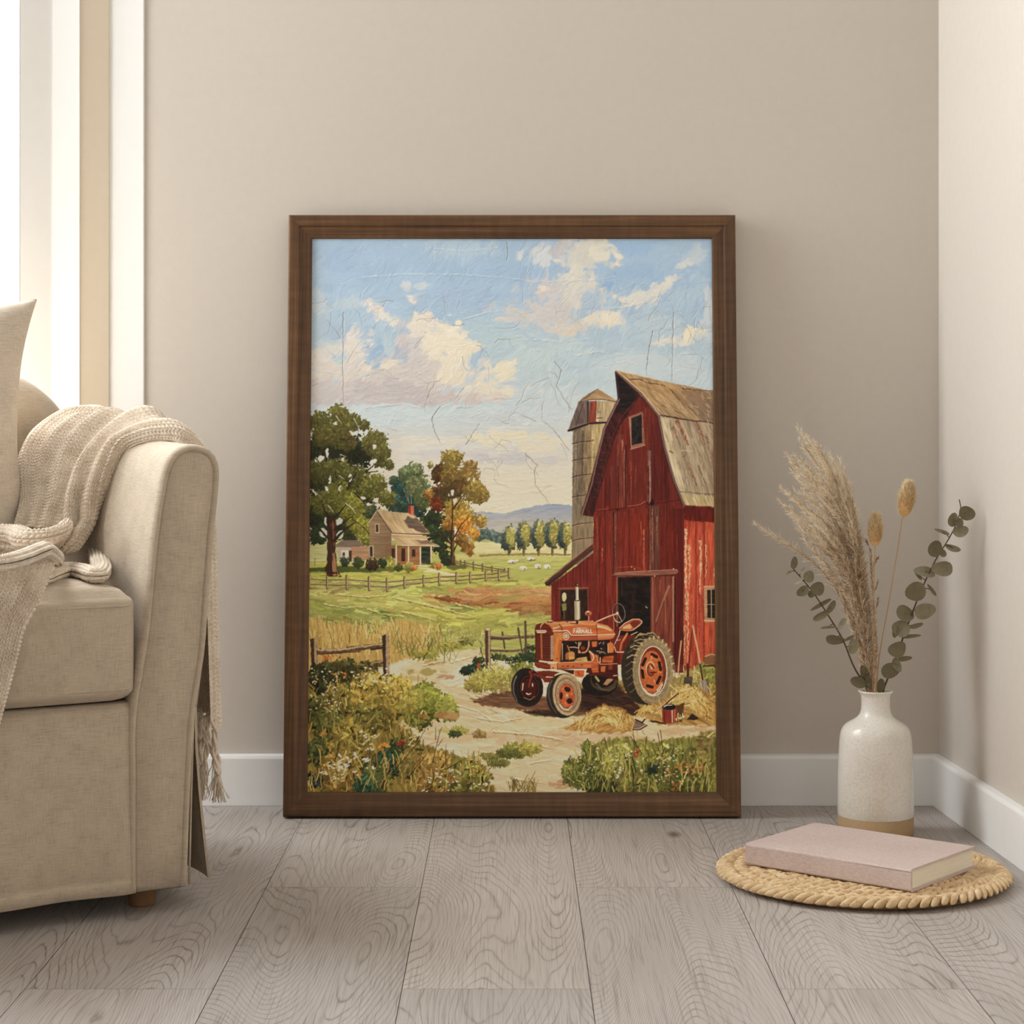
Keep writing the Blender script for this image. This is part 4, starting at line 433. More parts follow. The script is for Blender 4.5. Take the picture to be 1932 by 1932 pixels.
    poly([(1062, 1470), (1080, 1456), (1110, 1428), (1100, 1408), (1160, 1392), (1240, 1398), (1280, 1392), (1330, 1388), (1378, 1376), (1378, 1516), (1140, 1516), (1130, 1480)], (122, 122, 48), wob=5, soft=6, tex=.2, ang=1.4, fw=2.4, fl=14)
    G2 = [(142, 142, 56), (112, 120, 46), (164, 160, 66), (86, 96, 40), (60, 72, 34), (176, 162, 70)]
    for a in [(1090, 1460, 28, (92, 110, 44)), (1115, 1440, 22, (84, 108, 40)), (1120, 1474, 22, (50, 66, 34)), (1150, 1480, 26, (56, 62, 34)), (1170, 1440, 36, (140, 142, 54)), (1220, 1440, 34, (124, 126, 48)), (1270, 1440, 34, (110, 118, 46)), (1320, 1440, 30, (122, 112, 50)), (1240, 1475, 36, (92, 98, 42)), (1300, 1478, 34, (78, 84, 40)), (1230, 1452, 10, (40, 54, 48)), (1335, 1400, 18, (134, 120, 64)), (1110, 1412, 12, (96, 116, 44)), (1190, 1480, 26, (104, 104, 46))]: leaves(a[0], a[1], a[2], a[3], int(a[2]**2*.12), 12, 3.8, .22, .6)
    blades(230, 1090, 1356, 1424, 1502, 28, G2, 2.3, .26)
    blades(90, 1065, 1130, 1440, 1490, 14, [(96, 112, 44), (66, 80, 38), (140, 140, 60)], 2.2, .8)
    for P in [((1246, 1378), (1250, 1410), (1252, 1428)), ((1241, 1384), (1250, 1430)), ((1190, 1390), (1202, 1410)), ((1194, 1386), (1203, 1416)), ((1220, 1390), (1217, 1416)), ((1090, 1430), (1112, 1446), (1122, 1444)), ((1262, 1460), (1240, 1446)), ((1108, 1394), (1114, 1410)), ((1140, 1392), (1150, 1428)), ((1328, 1440), (1326, 1470))]: line(P, 1.4, (66, 44, 36), .8)
    flowers(26, 584, 1262, 640, 1320, [(246, 244, 228), (238, 228, 196)], 1.8, 2); flowers(22, 660, 1262, 735, 1290, [(246, 244, 230)], 2.1, 2); flowers(20, 584, 1310, 650, 1345, [(238, 226, 190), (246, 244, 230)], 1.8, 2)
    flowers(14, 668, 1372, 716, 1420, [(246, 244, 226)], 2.2, 2); flowers(18, 640, 1424, 708, 1456, [(248, 246, 240)], 2.6, 3); flowers(20, 600, 1440, 650, 1476, [(236, 226, 170), (246, 240, 214)], 2, 3); flowers(22, 800, 1450, 870, 1492, [(248, 246, 238)], 2.1, 2); flowers(8, 890, 1478, 925, 1492, [(248, 246, 238)], 2, 3); flowers(6, 766, 1390, 786, 1412, [(240, 232, 206)], 2.2, 1)
    flowers(5, 612, 1236, 622, 1246, [(206, 96, 52)], 2.6, 3); flowers(7, 604, 1272, 664, 1290, [(206, 102, 40), (222, 140, 56)], 2.4, 2); flowers(9, 712, 1404, 740, 1418, [(240, 160, 40), (226, 128, 36)], 2.8, 3); flowers(5, 752, 1392, 764, 1412, [(160, 60, 40)], 3, 2); flowers(8, 846, 1464, 860, 1474, [(196, 96, 52)], 2, 2); flowers(6, 890, 1436, 906, 1456, [(226, 140, 44)], 2.2, 2); flowers(5, 606, 1380, 614, 1386, [(206, 116, 50)], 2.2, 2)
    flowers(34, 1100, 1402, 1215, 1460, [(240, 234, 196), (246, 244, 230)], 1.8, 2); flowers(22, 1230, 1424, 1300, 1480, [(240, 236, 206)], 1.9, 2); flowers(4, 1262, 1396, 1276, 1430, [(246, 244, 232)], 2, 2); flowers(5, 1195, 1416, 1204, 1426, [(196, 52, 34)], 2.6, 3); flowers(14, 1260, 1440, 1330, 1462, [(214, 104, 44), (226, 132, 60)], 2.4, 3); flowers(8, 1266, 1478, 1292, 1490, [(206, 92, 40)], 2.2, 3); flowers(4, 1242, 1428, 1258, 1434, [(226, 176, 80)], 2.2, 3); flowers(3, 1320, 1446, 1328, 1456, [(206, 90, 44)], 2.4, 3); flowers(5, 1162, 1452, 1170, 1468, [(250, 248, 246)], 2.2, 2)
    lum = (C @ np.array([.3, .59, .11], np.float32))[..., None]; g = (YY > 960)[..., None]*.03+.04
    C[:] = (C*(1-g)+lum*g)*(1+np.clip((YY-940)/40, 0, 1)[..., None]*np.array([.02, -.035, -.12], np.float32))
    r_, g_, b_ = C[..., 0], C[..., 1], C[..., 2]; veg = np.clip((g_-b_)*4, 0, 1)*np.clip((YY-740)/40, 0, 1)
    oak = np.clip((765-XX)/20, 0, 1)*np.clip((1062-YY)/8, 0, 1); C[..., 0] = r_+veg*(.55+.45*oak)*np.maximum(0, g_-r_+.01); C *= (1-.16*oak*veg)[..., None]; red = np.clip((r_-g_-.18)*4, 0, 1)*np.where((YY > 690) & (XX > 1020) & ((r_-g_ > .2) & (g_ < .3)), .27, .1); C *= (1-.10*np.clip((r_-g_-.2)*5, 0, 1)*(XX < 1290)*(g_ < .22))[..., None]; lum = C @ np.array([.3, .59, .11], np.float32)
    red = np.maximum(red, .24*veg)
    C[:] = C*(1-red[..., None])+lum[..., None]*red[..., None]
    # ---- age: crackle with painted light edges, paint ridges with painted highlights, canvas weave
    def crack(x, y, a, n, step, w, col=(118, 112, 110)):
        P = [(x, y)]
        for _ in range(n):
            a += rng.normal(0, .38); x += math.cos(a)*step*rng.uniform(.6, 1.3); y += math.sin(a)*step*rng.uniform(.6, 1.3); P.append((x, y))
        line([(px+.9, py+.9) for px, py in P], w, (252, 248, 236), w*.4, alpha=.35, z=.25); line(P, w, col, w*.4, alpha=.6, z=-1.2)
        return P
    for _ in range(90):
        x = rng.uniform(586, 1340); y = rng.uniform(560, 940)
        if at(x, y)[2] < .62 or (x > 1078 and y > 700): continue
        P = crack(x, y, rng.uniform(0, 6.28), int(rng.integers(3, 7)), 9, rng.uniform(.7, 1.3), (128, 122, 118) if rng.uniform() < .6 else (96, 90, 88))
        if rng.uniform() < .4: q = P[len(P)//2]; crack(*q, rng.uniform(0, 6.28), 3, 8, .8)
    for _ in range(40): crack(rng.uniform(590, 1340), rng.uniform(470, 600), -.85+rng.normal(0, .3), 4, 9, .8, (140, 146, 160))
    for P in [((956, 456), (958, 476), (956, 492)), ((648, 590), (647, 690), (648, 765)), ((1271, 590), (1269, 660), (1268, 722)), ((1232, 625), (1222, 670), (1220, 710)), ((1046, 683), (1060, 700), (1050, 728), (1070, 762), (1080, 775)), ((1024, 795), (1044, 810), (1074, 850)), ((985, 785), (1000, 790), (1012, 796)), ((830, 768), (815, 790), (820, 815), (832, 838)), ((990, 856), (1014, 878), (1008, 890), (1010, 915), (1038, 952)), ((880, 838), (905, 800))]:
        line([(x+1, y+1) for x, y in P], 1.2, (250, 246, 236), .6, alpha=.4, wob=1, z=.3); line(P, 1.3, (116, 108, 104), .8, alpha=.8, wob=1, z=-1.2)
    for P in [((685, 524), (760, 518), (860, 518), (960, 524), (1000, 532), (1130, 528), (1160, 522)), ((875, 603), (920, 590), (950, 586)), ((1135, 583), (1180, 580), (1220, 570), (1236, 558)), ((690, 770), (760, 762), (800, 772)), ((1010, 640), (1060, 646), (1110, 640)), ((600, 700), (650, 706)), ((820, 470), (880, 474), (940, 468)), ((1080, 672), (1130, 664), (1180, 672)), ((1140, 690), (1180, 682), (1206, 690))]:
        line(P, 2.2, (236, 236, 232), 1.2, alpha=.35, wob=1.6, z=1.2); line([(x, y+2) for x, y in P], 1, (140, 148, 160), .6, alpha=.35, wob=1.6, z=-.5)
    wv = np.sin((XX*.82+YY*.57)*2.1)*np.sin((XX*.57-YY*.82)*2.1)
    C[:] = np.clip(C*(1+.022*wv*(YY < 960)+.012*wv)[..., None], 0, 1)
    Z += .10*wv+.35*(vn(XX/2.2, YY/2.2, 61)-.5)+.5*(vn(XX/9, YY/5, 62)-.5)
    return C, Z, S, (X0, Y0, X1, Y1)

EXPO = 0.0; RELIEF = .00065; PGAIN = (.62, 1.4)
WCOL = (1.0, .945, .86); WSTR = .54
AREAS = [('window_light_left', (-3.1, -1.16, 1.6), (.9, -.6, .9), 2.0, 2.5, 150., (.93, .975, 1.)),
         ('window_light_back', (-1.45, .35, 1.5), (-.1, -1.3, .5), 1.1, 2.6, 185., (.94, .98, 1.)),
         ('fill_light_front', (1.6, -5.6, 1.7), (.3, 0., .5), 1.8, 1.8, 14., (1., .96, .9))]  # last one: unseen lamp behind the camera, added as weak front fill

# ---------------------------------------------------------------- the room
import bpy, bmesh, random
from mathutils import Vector, Matrix
random.seed(3)
PI = math.pi
SC = bpy.context.scene; COL = SC.collection
F = 3800.0; CAMY = -3.8; CAMZ = .735; CX = 966.0; HY = 783.0       # lens in pixels of the 1932 frame, eye, horizon
def ray(x, y, depth): return Vector(((x-CX)/F*depth, CAMY+depth, CAMZ-(y-HY)/F*depth))
def s2l(c): return tuple(((v/255)/12.92 if v/255 <= .04045 else ((v/255+.055)/1.055)**2.4) for v in c)
# ---- node helpers
class NT:
    def __init__(s, name, rough=.6, spec=.3):
        s.m = bpy.data.materials.new(name); s.m.use_nodes = True; s.t = s.m.node_tree
        s.b = s.t.nodes['Principled BSDF']; s.b.inputs['Roughness'].default_value = rough; s.b.inputs['Specular IOR Level'].default_value = spec
    def n(s, typ, ins=None, **kw):
        nd = s.t.nodes.new(typ)
        for k, v in kw.items(): setattr(nd, k, v)
        for k, v in (ins or {}).items():
            if isinstance(v, bpy.types.NodeSocket): s.t.links.new(v, nd.inputs[k])
            else: nd.inputs[k].default_value = v
        return nd
    def math(s, op, a, b=0., c=0.): return s.n('ShaderNodeMath', {0: a, 1: b, 2: c}, operation=op).outputs[0]
    def noise(s, vec, scale, detail=3., rough=.5, dist=0.): return s.n('ShaderNodeTexNoise', {'Vector': vec, 'Scale': scale, 'Detail': detail, 'Roughness': rough, 'Distortion': dist}).outputs['Fac']
    def coord(s, k='Object'): return s.n('ShaderNodeTexCoord').outputs[k]
    def mapping(s, v, scale=(1, 1, 1), rot=(0, 0, 0), loc=(0, 0, 0)): return s.n('ShaderNodeMapping', {'Vector': v, 'Scale': scale, 'Rotation': rot, 'Location': loc}).outputs[0]
    def ramp(s, f, stops):
        r = s.n('ShaderNodeValToRGB', {'Fac': f}); e = r.color_ramp.elements
        while len(e) < len(stops): e.new(.5)
        for q, (p, c) in zip(e, stops): q.position = p; q.color = (*s2l(c), 1)
        return r.outputs['Color']
    def mix(s, f, a, b, mode='MIX'):
        m = s.n('ShaderNodeMix', data_type='RGBA', blend_type=mode); 
        for k, v in ((0, f), (6, a), (7, b)):
            if isinstance(v, bpy.types.NodeSocket): s.t.links.new(v, m.inputs[k])
            else: m.inputs[k].default_value = v
        return m.outputs[2]
    def color(s, c):
        if isinstance(c, bpy.types.NodeSocket): s.t.links.new(c, s.b.inputs['Base Color'])
        else: s.b.inputs['Base Color'].default_value = (*s2l(c), 1)
    def bump(s, h, strength=.3, dist=.002): s.t.links.new(s.n('ShaderNodeBump', {'Height': h, 'Strength': strength, 'Distance': dist}).outputs[0], s.b.inputs['Normal'])
def paint_mat(name, c, rough=.7, amp=.03, scale=60, bump=.08):
    m = NT(name, rough, .25); v = m.coord(); f = m.noise(v, scale, 4)
    g = m.noise(v, 2.2, 2)
    a = tuple(x*(1-amp) for x in c); b = tuple(min(255, x*(1+amp)) for x in c)
    m.color(m.ramp(m.math('ADD', m.math('MULTIPLY', f, .5), m.math('MULTIPLY', g, .5)), [(.3, a), (.7, b)]))
    m.bump(m.noise(v, 260, 3), bump, .001); return m.m
def linen_mat(name, c, scale=1., contrast=1.):
    m = NT(name, .9, .1); v = m.coord()
    a = m.noise(m.mapping(v, (900*scale, 900*scale, 60*scale)), 1, 2); b = m.noise(m.mapping(v, (60*scale, 60*scale, 900*scale)), 1, 2); s1 = m.noise(v, 34, 4)
    f = m.math('ADD', m.math('ADD', m.math('MULTIPLY', a, .34), m.math('MULTIPLY', b, .4)), m.math('MULTIPLY', s1, .26))
    lo = tuple(x*(1-.2*contrast) for x in c); hi = tuple(min(255, x*(1+.13*contrast)) for x in c)
    m.color(m.ramp(f, [(.34, lo), (.5, c), (.66, hi)])); m.bump(f, .45, .0012)
    m.b.inputs['Sheen Weight'].default_value = .15; m.b.inputs['Sheen Roughness'].default_value = .6
    return m.m
# ---- mesh helpers
def link(name, me, mat, parent=None, smooth=True):
    o = bpy.data.objects.new(name, me); COL.objects.link(o)
    for m in (mat if isinstance(mat, (list, tuple)) else [mat]): me.materials.append(m)
    if smooth: me.polygons.foreach_set('use_smooth', [True]*len(me.polygons))
    if parent: o.parent = parent
    return o
def obj(name, V, Fc, mat, parent=None, smooth=True, mi=None):
    me = bpy.data.meshes.new(name); me.from_pydata([tuple(v) for v in V], [], Fc); me.validate(); me.update()
    o = link(name, me, mat, parent, smooth)
    if mi is not None: me.polygons.foreach_set('material_index', mi)
    return o
def thing(name, label, cat, loc=(0, 0, 0), rz=0, group=None):
    o = bpy.data.objects.new(name, None); COL.objects.link(o); o.empty_display_size = .05
    o.location = loc; o.rotation_euler = (0, 0, rz); return tag(o, label, cat, group)
def tag(o, label, cat, group=None):
    o['label'] = label; o['category'] = cat
    if group: o['group'] = group
    return o
def struct(o): o['kind'] = 'structure'; return o
class MB:
    def __init__(s): s.V = []; s.F = []; s.M = []
    def add(s, V, Fc, mi=0):
        k = len(s.V); s.V += [Vector(v) for v in V]; s.F += [tuple(i+k for i in f) for f in Fc]; s.M += [mi]*len(Fc); return s
    def box(s, lo, hi, mi=0):
        x0, y0, z0 = lo; x1, y1, z1 = hi
        return s.add([(x0, y0, z0), (x1, y0, z0), (x1, y1, z0), (x0, y1, z0), (x0, y0, z1), (x1, y0, z1), (x1, y1, z1), (x0, y1, z1)], [(0, 3, 2, 1), (4, 5, 6, 7), (0, 1, 5, 4), (1, 2, 6, 5), (2, 3, 7, 6), (3, 0, 4, 7)], mi)
    def tube(s, P, r, n=6, mi=0, r2=None, flat=1.):
        P = [Vector(p) for p in P]; m = len(P); V = []; up = None
        for i, p in enumerate(P):
            d = (P[min(i+1, m-1)]-P[max(i-1, 0)])
            d = d.normalized() if d.length > 1e-9 else Vector((0, 0, 1))
            if up is None: up = d.orthogonal().normalized()
            up = (up-d*up.dot(d)); up = up.normalized() if up.length > 1e-6 else d.orthogonal().normalized()
            w = d.cross(up); rr = (r[i] if isinstance(r, (list, tuple)) else r+((r2 if r2 is not None else r)-r)*i/max(1, m-1))
            for k in range(n): a = 2*PI*k/n; V.append(p+up*math.cos(a)*rr+w*math.sin(a)*rr*flat)
        Fc = [(i*n+k, i*n+(k+1) % n, (i+1)*n+(k+1) % n, (i+1)*n+k) for i in range(m-1) for k in range(n)]
        Fc += [tuple(range(n))[::-1], tuple(range((m-1)*n, m*n))]
        return s.add(V, Fc, mi)
    def lathe(s, prof, n=48, mi=0, c=(0, 0, 0), cap=True):
        V = [(c[0]+r*math.cos(2*PI*k/n), c[1]+r*math.sin(2*PI*k/n), c[2]+z) for r, z in prof for k in range(n)]; m = len(prof)
        Fc = [(i*n+k, i*n+(k+1) % n, (i+1)*n+(k+1) % n, (i+1)*n+k) for i in range(m-1) for k in range(n)]
        if cap: Fc += [tuple(range(n))[::-1], tuple(range((m-1)*n, m*n))]
        return s.add(V, Fc, mi)
    def build(s, name, mat, parent=None, smooth=True): return obj(name, s.V, s.F, mat, parent, smooth, s.M)
def bevel(o, w, seg=3, ang=40):
    b = o.modifiers.new('bevel', 'BEVEL'); b.width = w; b.segments = seg; b.limit_method = 'ANGLE'; b.angle_limit = math.radians(ang); b.harden_normals = False
    return o
def spline(P, n):      # smooth curve through points, n samples
    P = np.array(P, float); m = len(P)
    d = np.r_[0, np.cumsum(np.maximum(1e-6, np.linalg.norm(np.diff(P, axis=0), axis=1)))]; t = np.linspace(0, d[-1], n); out = np.empty((n, P.shape[1]))
    T = np.gradient(P, d, axis=0)
    for i, x in enumerate(t):
        k = min(m-2, max(0, int(np.searchsorted(d, x, side='right'))-1)); h = d[k+1]-d[k]; u = (x-d[k])/h
        out[i] = (2*u**3-3*u**2+1)*P[k]+(u**3-2*u**2+u)*h*T[k]+(-2*u**3+3*u**2)*P[k+1]+(u**3-u**2)*h*T[k+1]
    return out
def grid_mesh(name, G, mat, parent=None, color=None, close_u=False):      # G: (rows, cols, 3) array
    r, c = G.shape[:2]; me = bpy.data.meshes.new(name)
    idx = np.arange(r*c).reshape(r, c)
    if close_u: idx = np.concatenate([idx, idx[:, :1]], 1)
    q = np.stack([idx[:-1, :-1], idx[:-1, 1:], idx[1:, 1:], idx[1:, :-1]], -1).reshape(-1, 4)
    me.vertices.add(r*c); me.vertices.foreach_set('co', np.ascontiguousarray(G.reshape(-1), np.float32))
    me.loops.add(q.size); me.loops.foreach_set('vertex_index', np.ascontiguousarray(q.reshape(-1), np.int32))
    me.polygons.add(len(q)); me.polygons.foreach_set('loop_start', np.arange(0, q.size, 4, dtype=np.int32)); me.update(calc_edges=True)
    me.polygons.foreach_set('use_smooth', np.ones(len(q), bool))
    if color is not None:
        at = me.color_attributes.new('paint', 'FLOAT_COLOR', 'POINT'); at.data.foreach_set('color', np.ascontiguousarray(color.reshape(-1), np.float32))
    o = bpy.data.objects.new(name, me); COL.objects.link(o); me.materials.append(mat)
    if parent: o.parent = parent
    return o
# ---- camera and view
cam = bpy.data.cameras.new('camera'); cam.sensor_fit = 'HORIZONTAL'; cam.sensor_width = 36; cam.lens = F*36/1932; cam.shift_y = (HY-966)/1932
cam.clip_start = .05; co = bpy.data.objects.new('camera', cam); COL.objects.link(co); co.location = (0, CAMY, CAMZ); co.rotation_euler = (PI/2, 0, 0); SC.camera = co
vs = SC.view_settings; vs.view_transform = 'Standard'; vs.look = 'None'; vs.exposure = EXPO; vs.gamma = 1.; vs.use_curve_mapping = False
# ---- materials of the setting
M_wall = paint_mat('wall_paint', (208, 199, 188), .85, .012, 60, .12)
M_white = paint_mat('white_trim_paint', (243, 242, 240), .45, .006, 40, .03)
M_reveal = paint_mat('reveal_paint', (226, 213, 193), .8, .01)
def floor_mat():
    m = NT('oak_laminate', .5, .35); t = m.n('ShaderNodeAttribute', attribute_name='plank').outputs; pid = m.n('ShaderNodeSeparateColor', {0: t['Color']}).outputs
    v = m.coord(); off = m.n('ShaderNodeCombineXYZ', {0: m.math('MULTIPLY', pid[0], 31.), 1: m.math('MULTIPLY', pid[1], 17.), 2: m.math('MULTIPLY', pid[2], 9.)}).outputs[0]
    w = m.n('ShaderNodeVectorMath', {0: v, 1: off}, operation='ADD').outputs[0]
    big = m.noise(m.mapping(w, (4.6, .8, 1)), 1, 1.2, .4, .1)
    wob = m.noise(m.mapping(w, (40, 9, 1)), 1, 2)
    rings = m.math('FRACT', m.math('ADD', m.math('MULTIPLY', big, 84.), m.math('MULTIPLY', wob, 1.0)))
    line = m.math('POWER', m.math('ABSOLUTE', m.math('SUBTRACT', m.math('MULTIPLY', rings, 2.), 1.)), 7.)
    amt = m.math('MULTIPLY', line, m.noise(m.mapping(w, (7, 2.5, 1)), 1, 2))
    fib = m.noise(m.mapping(w, (420, 7, 1)), 1, 3, .6); fib2 = m.noise(m.mapping(w, (150, 3, 1)), 1, 3, .6); cl = m.noise(m.mapping(w, (5, 2, 1)), 1, 3)
    base = m.mix(m.math('MULTIPLY', m.math('ADD', fib2, cl), .5), (*s2l((149, 140, 133)), 1), (*s2l((207, 199, 193)), 1))
    base = m.mix(m.math('MULTIPLY', m.math('MULTIPLY', amt, 1.8), m.n('ShaderNodeMapRange', {0: fib2, 1: .35, 2: .65, 3: .35, 4: 1.}).outputs[0]), base, (*s2l((108, 97, 89)), 1))
    base = m.mix(m.n('ShaderNodeMapRange', {0: fib, 1: .50, 2: .72, 3: 0., 4: .6}).outputs[0], base, (*s2l((114, 103, 95)), 1))
    kn = m.n('ShaderNodeTexVoronoi', {'Vector': m.mapping(w, (3.1, 1.3, 1)), 'Scale': 1.}).outputs['Distance']
    base = m.mix(m.n('ShaderNodeMapRange', {0: kn, 1: .012, 2: .05, 3: .75, 4: 0.}).outputs[0], base, (*s2l((78, 66, 60)), 1))
    tone = m.n('ShaderNodeMapRange', {0: pid[1], 1: 0., 2: 1., 3: .9, 4: 1.08}).outputs[0]
    base = m.mix(1., base, m.n('ShaderNodeCombineXYZ', {0: tone, 1: tone, 2: tone}).outputs[0], 'MULTIPLY')
    m.color(base); m.bump(m.math('ADD', m.math('MULTIPLY', fib, .6), m.math('MULTIPLY', line, -.4)), .12, .001)
    return m.m
# ---- floor: planks .2415 m wide laid towards the wall, joints staggered by half a plank
def make_floor():
    PW, PL, gap = .2415, 1.112, .00045; rnd = random.Random(11); B = MB(); ids = []
    for k in range(-9, 9):
        x0 = -.141+k*PW; y = -1.221+(0 if k % 2 == 0 else .556)-4*PL
        while y < .3:
            last = y+PL > -.2
            a = (x0+gap, max(y+gap, -4.6)); b = (x0+PW-gap, .3 if last else y+PL-gap)
            if b[1] > a[1]:
                B.add([(a[0], a[1], 0), (b[0], a[1], 0), (b[0], b[1], 0), (a[0], b[1], 0)], [(0, 1, 2, 3)], 0); ids.append((rnd.random(), rnd.random(), rnd.random()))
            if last: break
            y += PL
    B.add([(-3, -4.7, -.0025), (3, -4.7, -.0025), (3, .35, -.0025), (-3, .35, -.0025)], [(0, 1, 2, 3)], 1); ids.append((0, 0, 0))
    g = NT('plank_gap', .9); g.color((108, 96, 88))
    o = B.build('floor', [floor_mat(), g.m], None, False)
    at = o.data.color_attributes.new('plank', 'FLOAT_COLOR', 'CORNER'); buf = []
    for p in o.data.polygons: buf += [*ids[p.index], 1.]*len(p.vertices)
    at.data.foreach_set('color', buf); return struct(o)
make_floor()
# ---- walls and baseboards
WB = MB(); WB.box((-.694, 0, -.01), (1.1, .12, 3.1)); struct(WB.build('wall_back', M_wall, None, False))
RW0 = Vector((.805, 0, 0)); rdir = Vector((.030, -.514, 0)).normalized(); rn = Vector((rdir.y, -rdir.x, 0))     # right wall swings out slightly; rn points into the room
if rn.x > 0: rn = -rn
def rw(a, n, z): p = RW0+rdir*a+rn*n; return (p.x, p.y, z)
W = MB(); W.add([rw(-.1, 0, -.01), rw(3.2, 0, -.01), rw(3.2, -.1, -.01), rw(-.1, -.1, -.01), rw(-.1, 0, 3.1), rw(3.2, 0, 3.1), rw(3.2, -.1, 3.1), rw(-.1, -.1, 3.1)], [(0, 3, 2, 1), (4, 5, 6, 7), (0, 1, 5, 4), (1, 2, 6, 5), (2, 3, 7, 6), (3, 0, 4, 7)]); struct(W.build('wall_right', M_wall, None, False))
BP = [(.0, 0.), (.0155, 0.), (.0155, .089), (.0125, .0945), (.0, .0965)]
def board(name, a, b, nrm):
    a, b, nrm = Vector(a), Vector(b), Vector(nrm); V = []
    for p in (a, b): V += [p+nrm*n+Vector((0, 0, z)) for n, z in BP]
    k = len(BP); Fc = [(i, (i+1) % k, k+(i+1) % k, k+i) for i in range(k)]+[tuple(range(k))[::-1], tuple(range(k, 2*k))]
    o = obj(name, V, Fc, M_white, None, False); bevel(o, .0012, 2, 20); return struct(o)
board('baseboard_back', (-.69, 0, 0), (.80, 0, 0), (0, -1, 0))
a_ = RW0+rdir*.0; b_ = RW0+rdir*3.1; board('baseboard_right', a_, b_, rn)
# ---- window end of the back wall: stepped white casing, beige reveal, sash and pane
def casing(name, P, mat, z0=0., z1=3.05):          # vertical moulding from a plan outline
    V = [(x, y, z) for z in (z0, z1) for x, y in P]; k = len(P)
    Fc = [(i, (i+1) % k, k+(i+1) % k, k+i) for i in range(k)]+[tuple(range(k))[::-1], tuple(range(k, 2*k))]
    return struct(obj(name, V, Fc, mat, None, False))
def wx(px, y): return (px-CX)/F*(3.8+y)
def arc(p0, p1, bulge, n=6):
    (x0, y0), (x1, y1) = p0, p1; mx, my = (x0+x1)/2, (y0+y1)/2; nx, ny = y1-y0, x0-x1; out = []
    for i in range(n+1):
        t = i/n; k = 4*t*(1-t)*bulge; out.append((x0+(x1-x0)*t+nx*k, y0+(y1-y0)*t+ny*k))
    return out
y1, y2, y3 = -.005, -.026, -.050
bevel(casing('trim_1', [(wx(272, y1), y1), (wx(272, y1), .1), (wx(196, .1), .1), (wx(203, y1), y1)], M_white), .002, 2)
casing('trim_2', [(wx(207, y1+.002), y1+.002)]+[(wx(205, y1-.004), y1-.004)]+[(wx(149, y2), y2), (wx(149, y2)-.004, .1), (wx(207, y1), .1)], M_reveal)
casing('trim_3', [(wx(150, y2-.002), y2-.002), (wx(99, y2-.004), y2-.004), (wx(99, y2), .1), (wx(150, .0), .1)], M_white)
casing('trim_4', [(wx(99, y2-.002), y2-.002), (wx(38, y3), y3), (wx(38, y3)-.004, .1), (wx(99, y2), .1)], M_white)
Wd = MB()
wl, wr = -1.95, wx(37, y3+.01)
Wd.box((wr-.036, y3+.006, .08), (wr, y3+.05, 2.9)); Wd.box((wl, y3+.006, .08), (wl+.05, y3+.05, 2.9)); Wd.box((wl, y3+.006, .03), (wr, y3+.05, .10)); Wd.box((wl, y3+.006, 2.86), (wr, y3+.05, 2.95)); Wd.box((-1.46, y3+.008, .10), (-1.41, y3+.048, 2.86))
wo = struct(bevel(Wd.build('window_1', M_white, None, False), .003, 2)); 
g = NT('window_glass'); t_ = g.t; tr = g.n('ShaderNodeBsdfTransparent'); gl_ = g.n('ShaderNodeBsdfGlossy', {'Roughness': .02}); mx = g.n('ShaderNodeMixShader', {0: .05}); t_.links.new(tr.outputs[0], mx.inputs[1]); t_.links.new(gl_.outputs[0], mx.inputs[2]); t_.links.new(mx.outputs[0], t_.nodes['Material Output'].inputs[0])
MB().box((wl+.05, y3+.026, .10), (wr-.036, y3+.030, 2.86)).build('window_pane', g.m, wo, False)
# ---- left wall with its window opening
WL = MB(); X = -2.8
for lo, hi in [((X-.1, -4.2, 0), (X, -2.2, 3.1)), ((X-.1, -.12, 0), (X, .1, 3.1)), ((X-.1, -2.2, 0), (X, -.12, .2)), ((X-.1, -2.2, 2.7), (X, -.12, 3.1))]: WL.box(lo, hi)
struct(WL.build('wall_left', M_wall, None, False))
W2 = MB()
for lo, hi in [((X-.07, -2.2, .2), (X-.02, -1.54, 2.7)), ((X-.07, -.18, .2), (X-.02, -.12, 2.7)), ((X-.07, -1.19, .2), (X-.02, -1.13, 2.7)), ((X-.07, -2.2, .2), (X-.02, -.12, .26)), ((X-.07, -2.2, 2.64), (X-.02, -.12, 2.7))]: W2.box(lo, hi)
struct(W2.build('window_2', M_white, None, False))
# ---- daylight and the added front fill
wld = bpy.data.worlds.new('daylight'); SC.world = wld; wld.use_nodes = True
bg = wld.node_tree.nodes['Background']; bg.inputs[0].default_value = (*WCOL, 1); bg.inputs[1].default_value = WSTR
wt = wld.node_tree; tc = wt.nodes.new('ShaderNodeTexCoord'); sx = wt.nodes.new('ShaderNodeSeparateXYZ'); wt.links.new(tc.outputs['Generated'], sx.inputs[0])      # brighter outdoors beyond the window wall
def wmap(src, a, b, c, d):
    n = wt.nodes.new('ShaderNodeMapRange'); wt.links.new(src, n.inputs[0])
    for k, v in zip((1, 2, 3, 4), (a, b, c, d)): n.inputs[k].default_value = v
    return n.outputs[0]
mu = wt.nodes.new('ShaderNodeMath'); mu.operation = 'MULTIPLY'; wt.links.new(wmap(sx.outputs[1], .25, .5, 0., 1.), mu.inputs[0]); wt.links.new(wmap(sx.outputs[2], .35, .6, 1., 0.), mu.inputs[1])
wt.links.new(wmap(mu.outputs[0], 0., 1., WSTR, 1.9), bg.inputs[1])
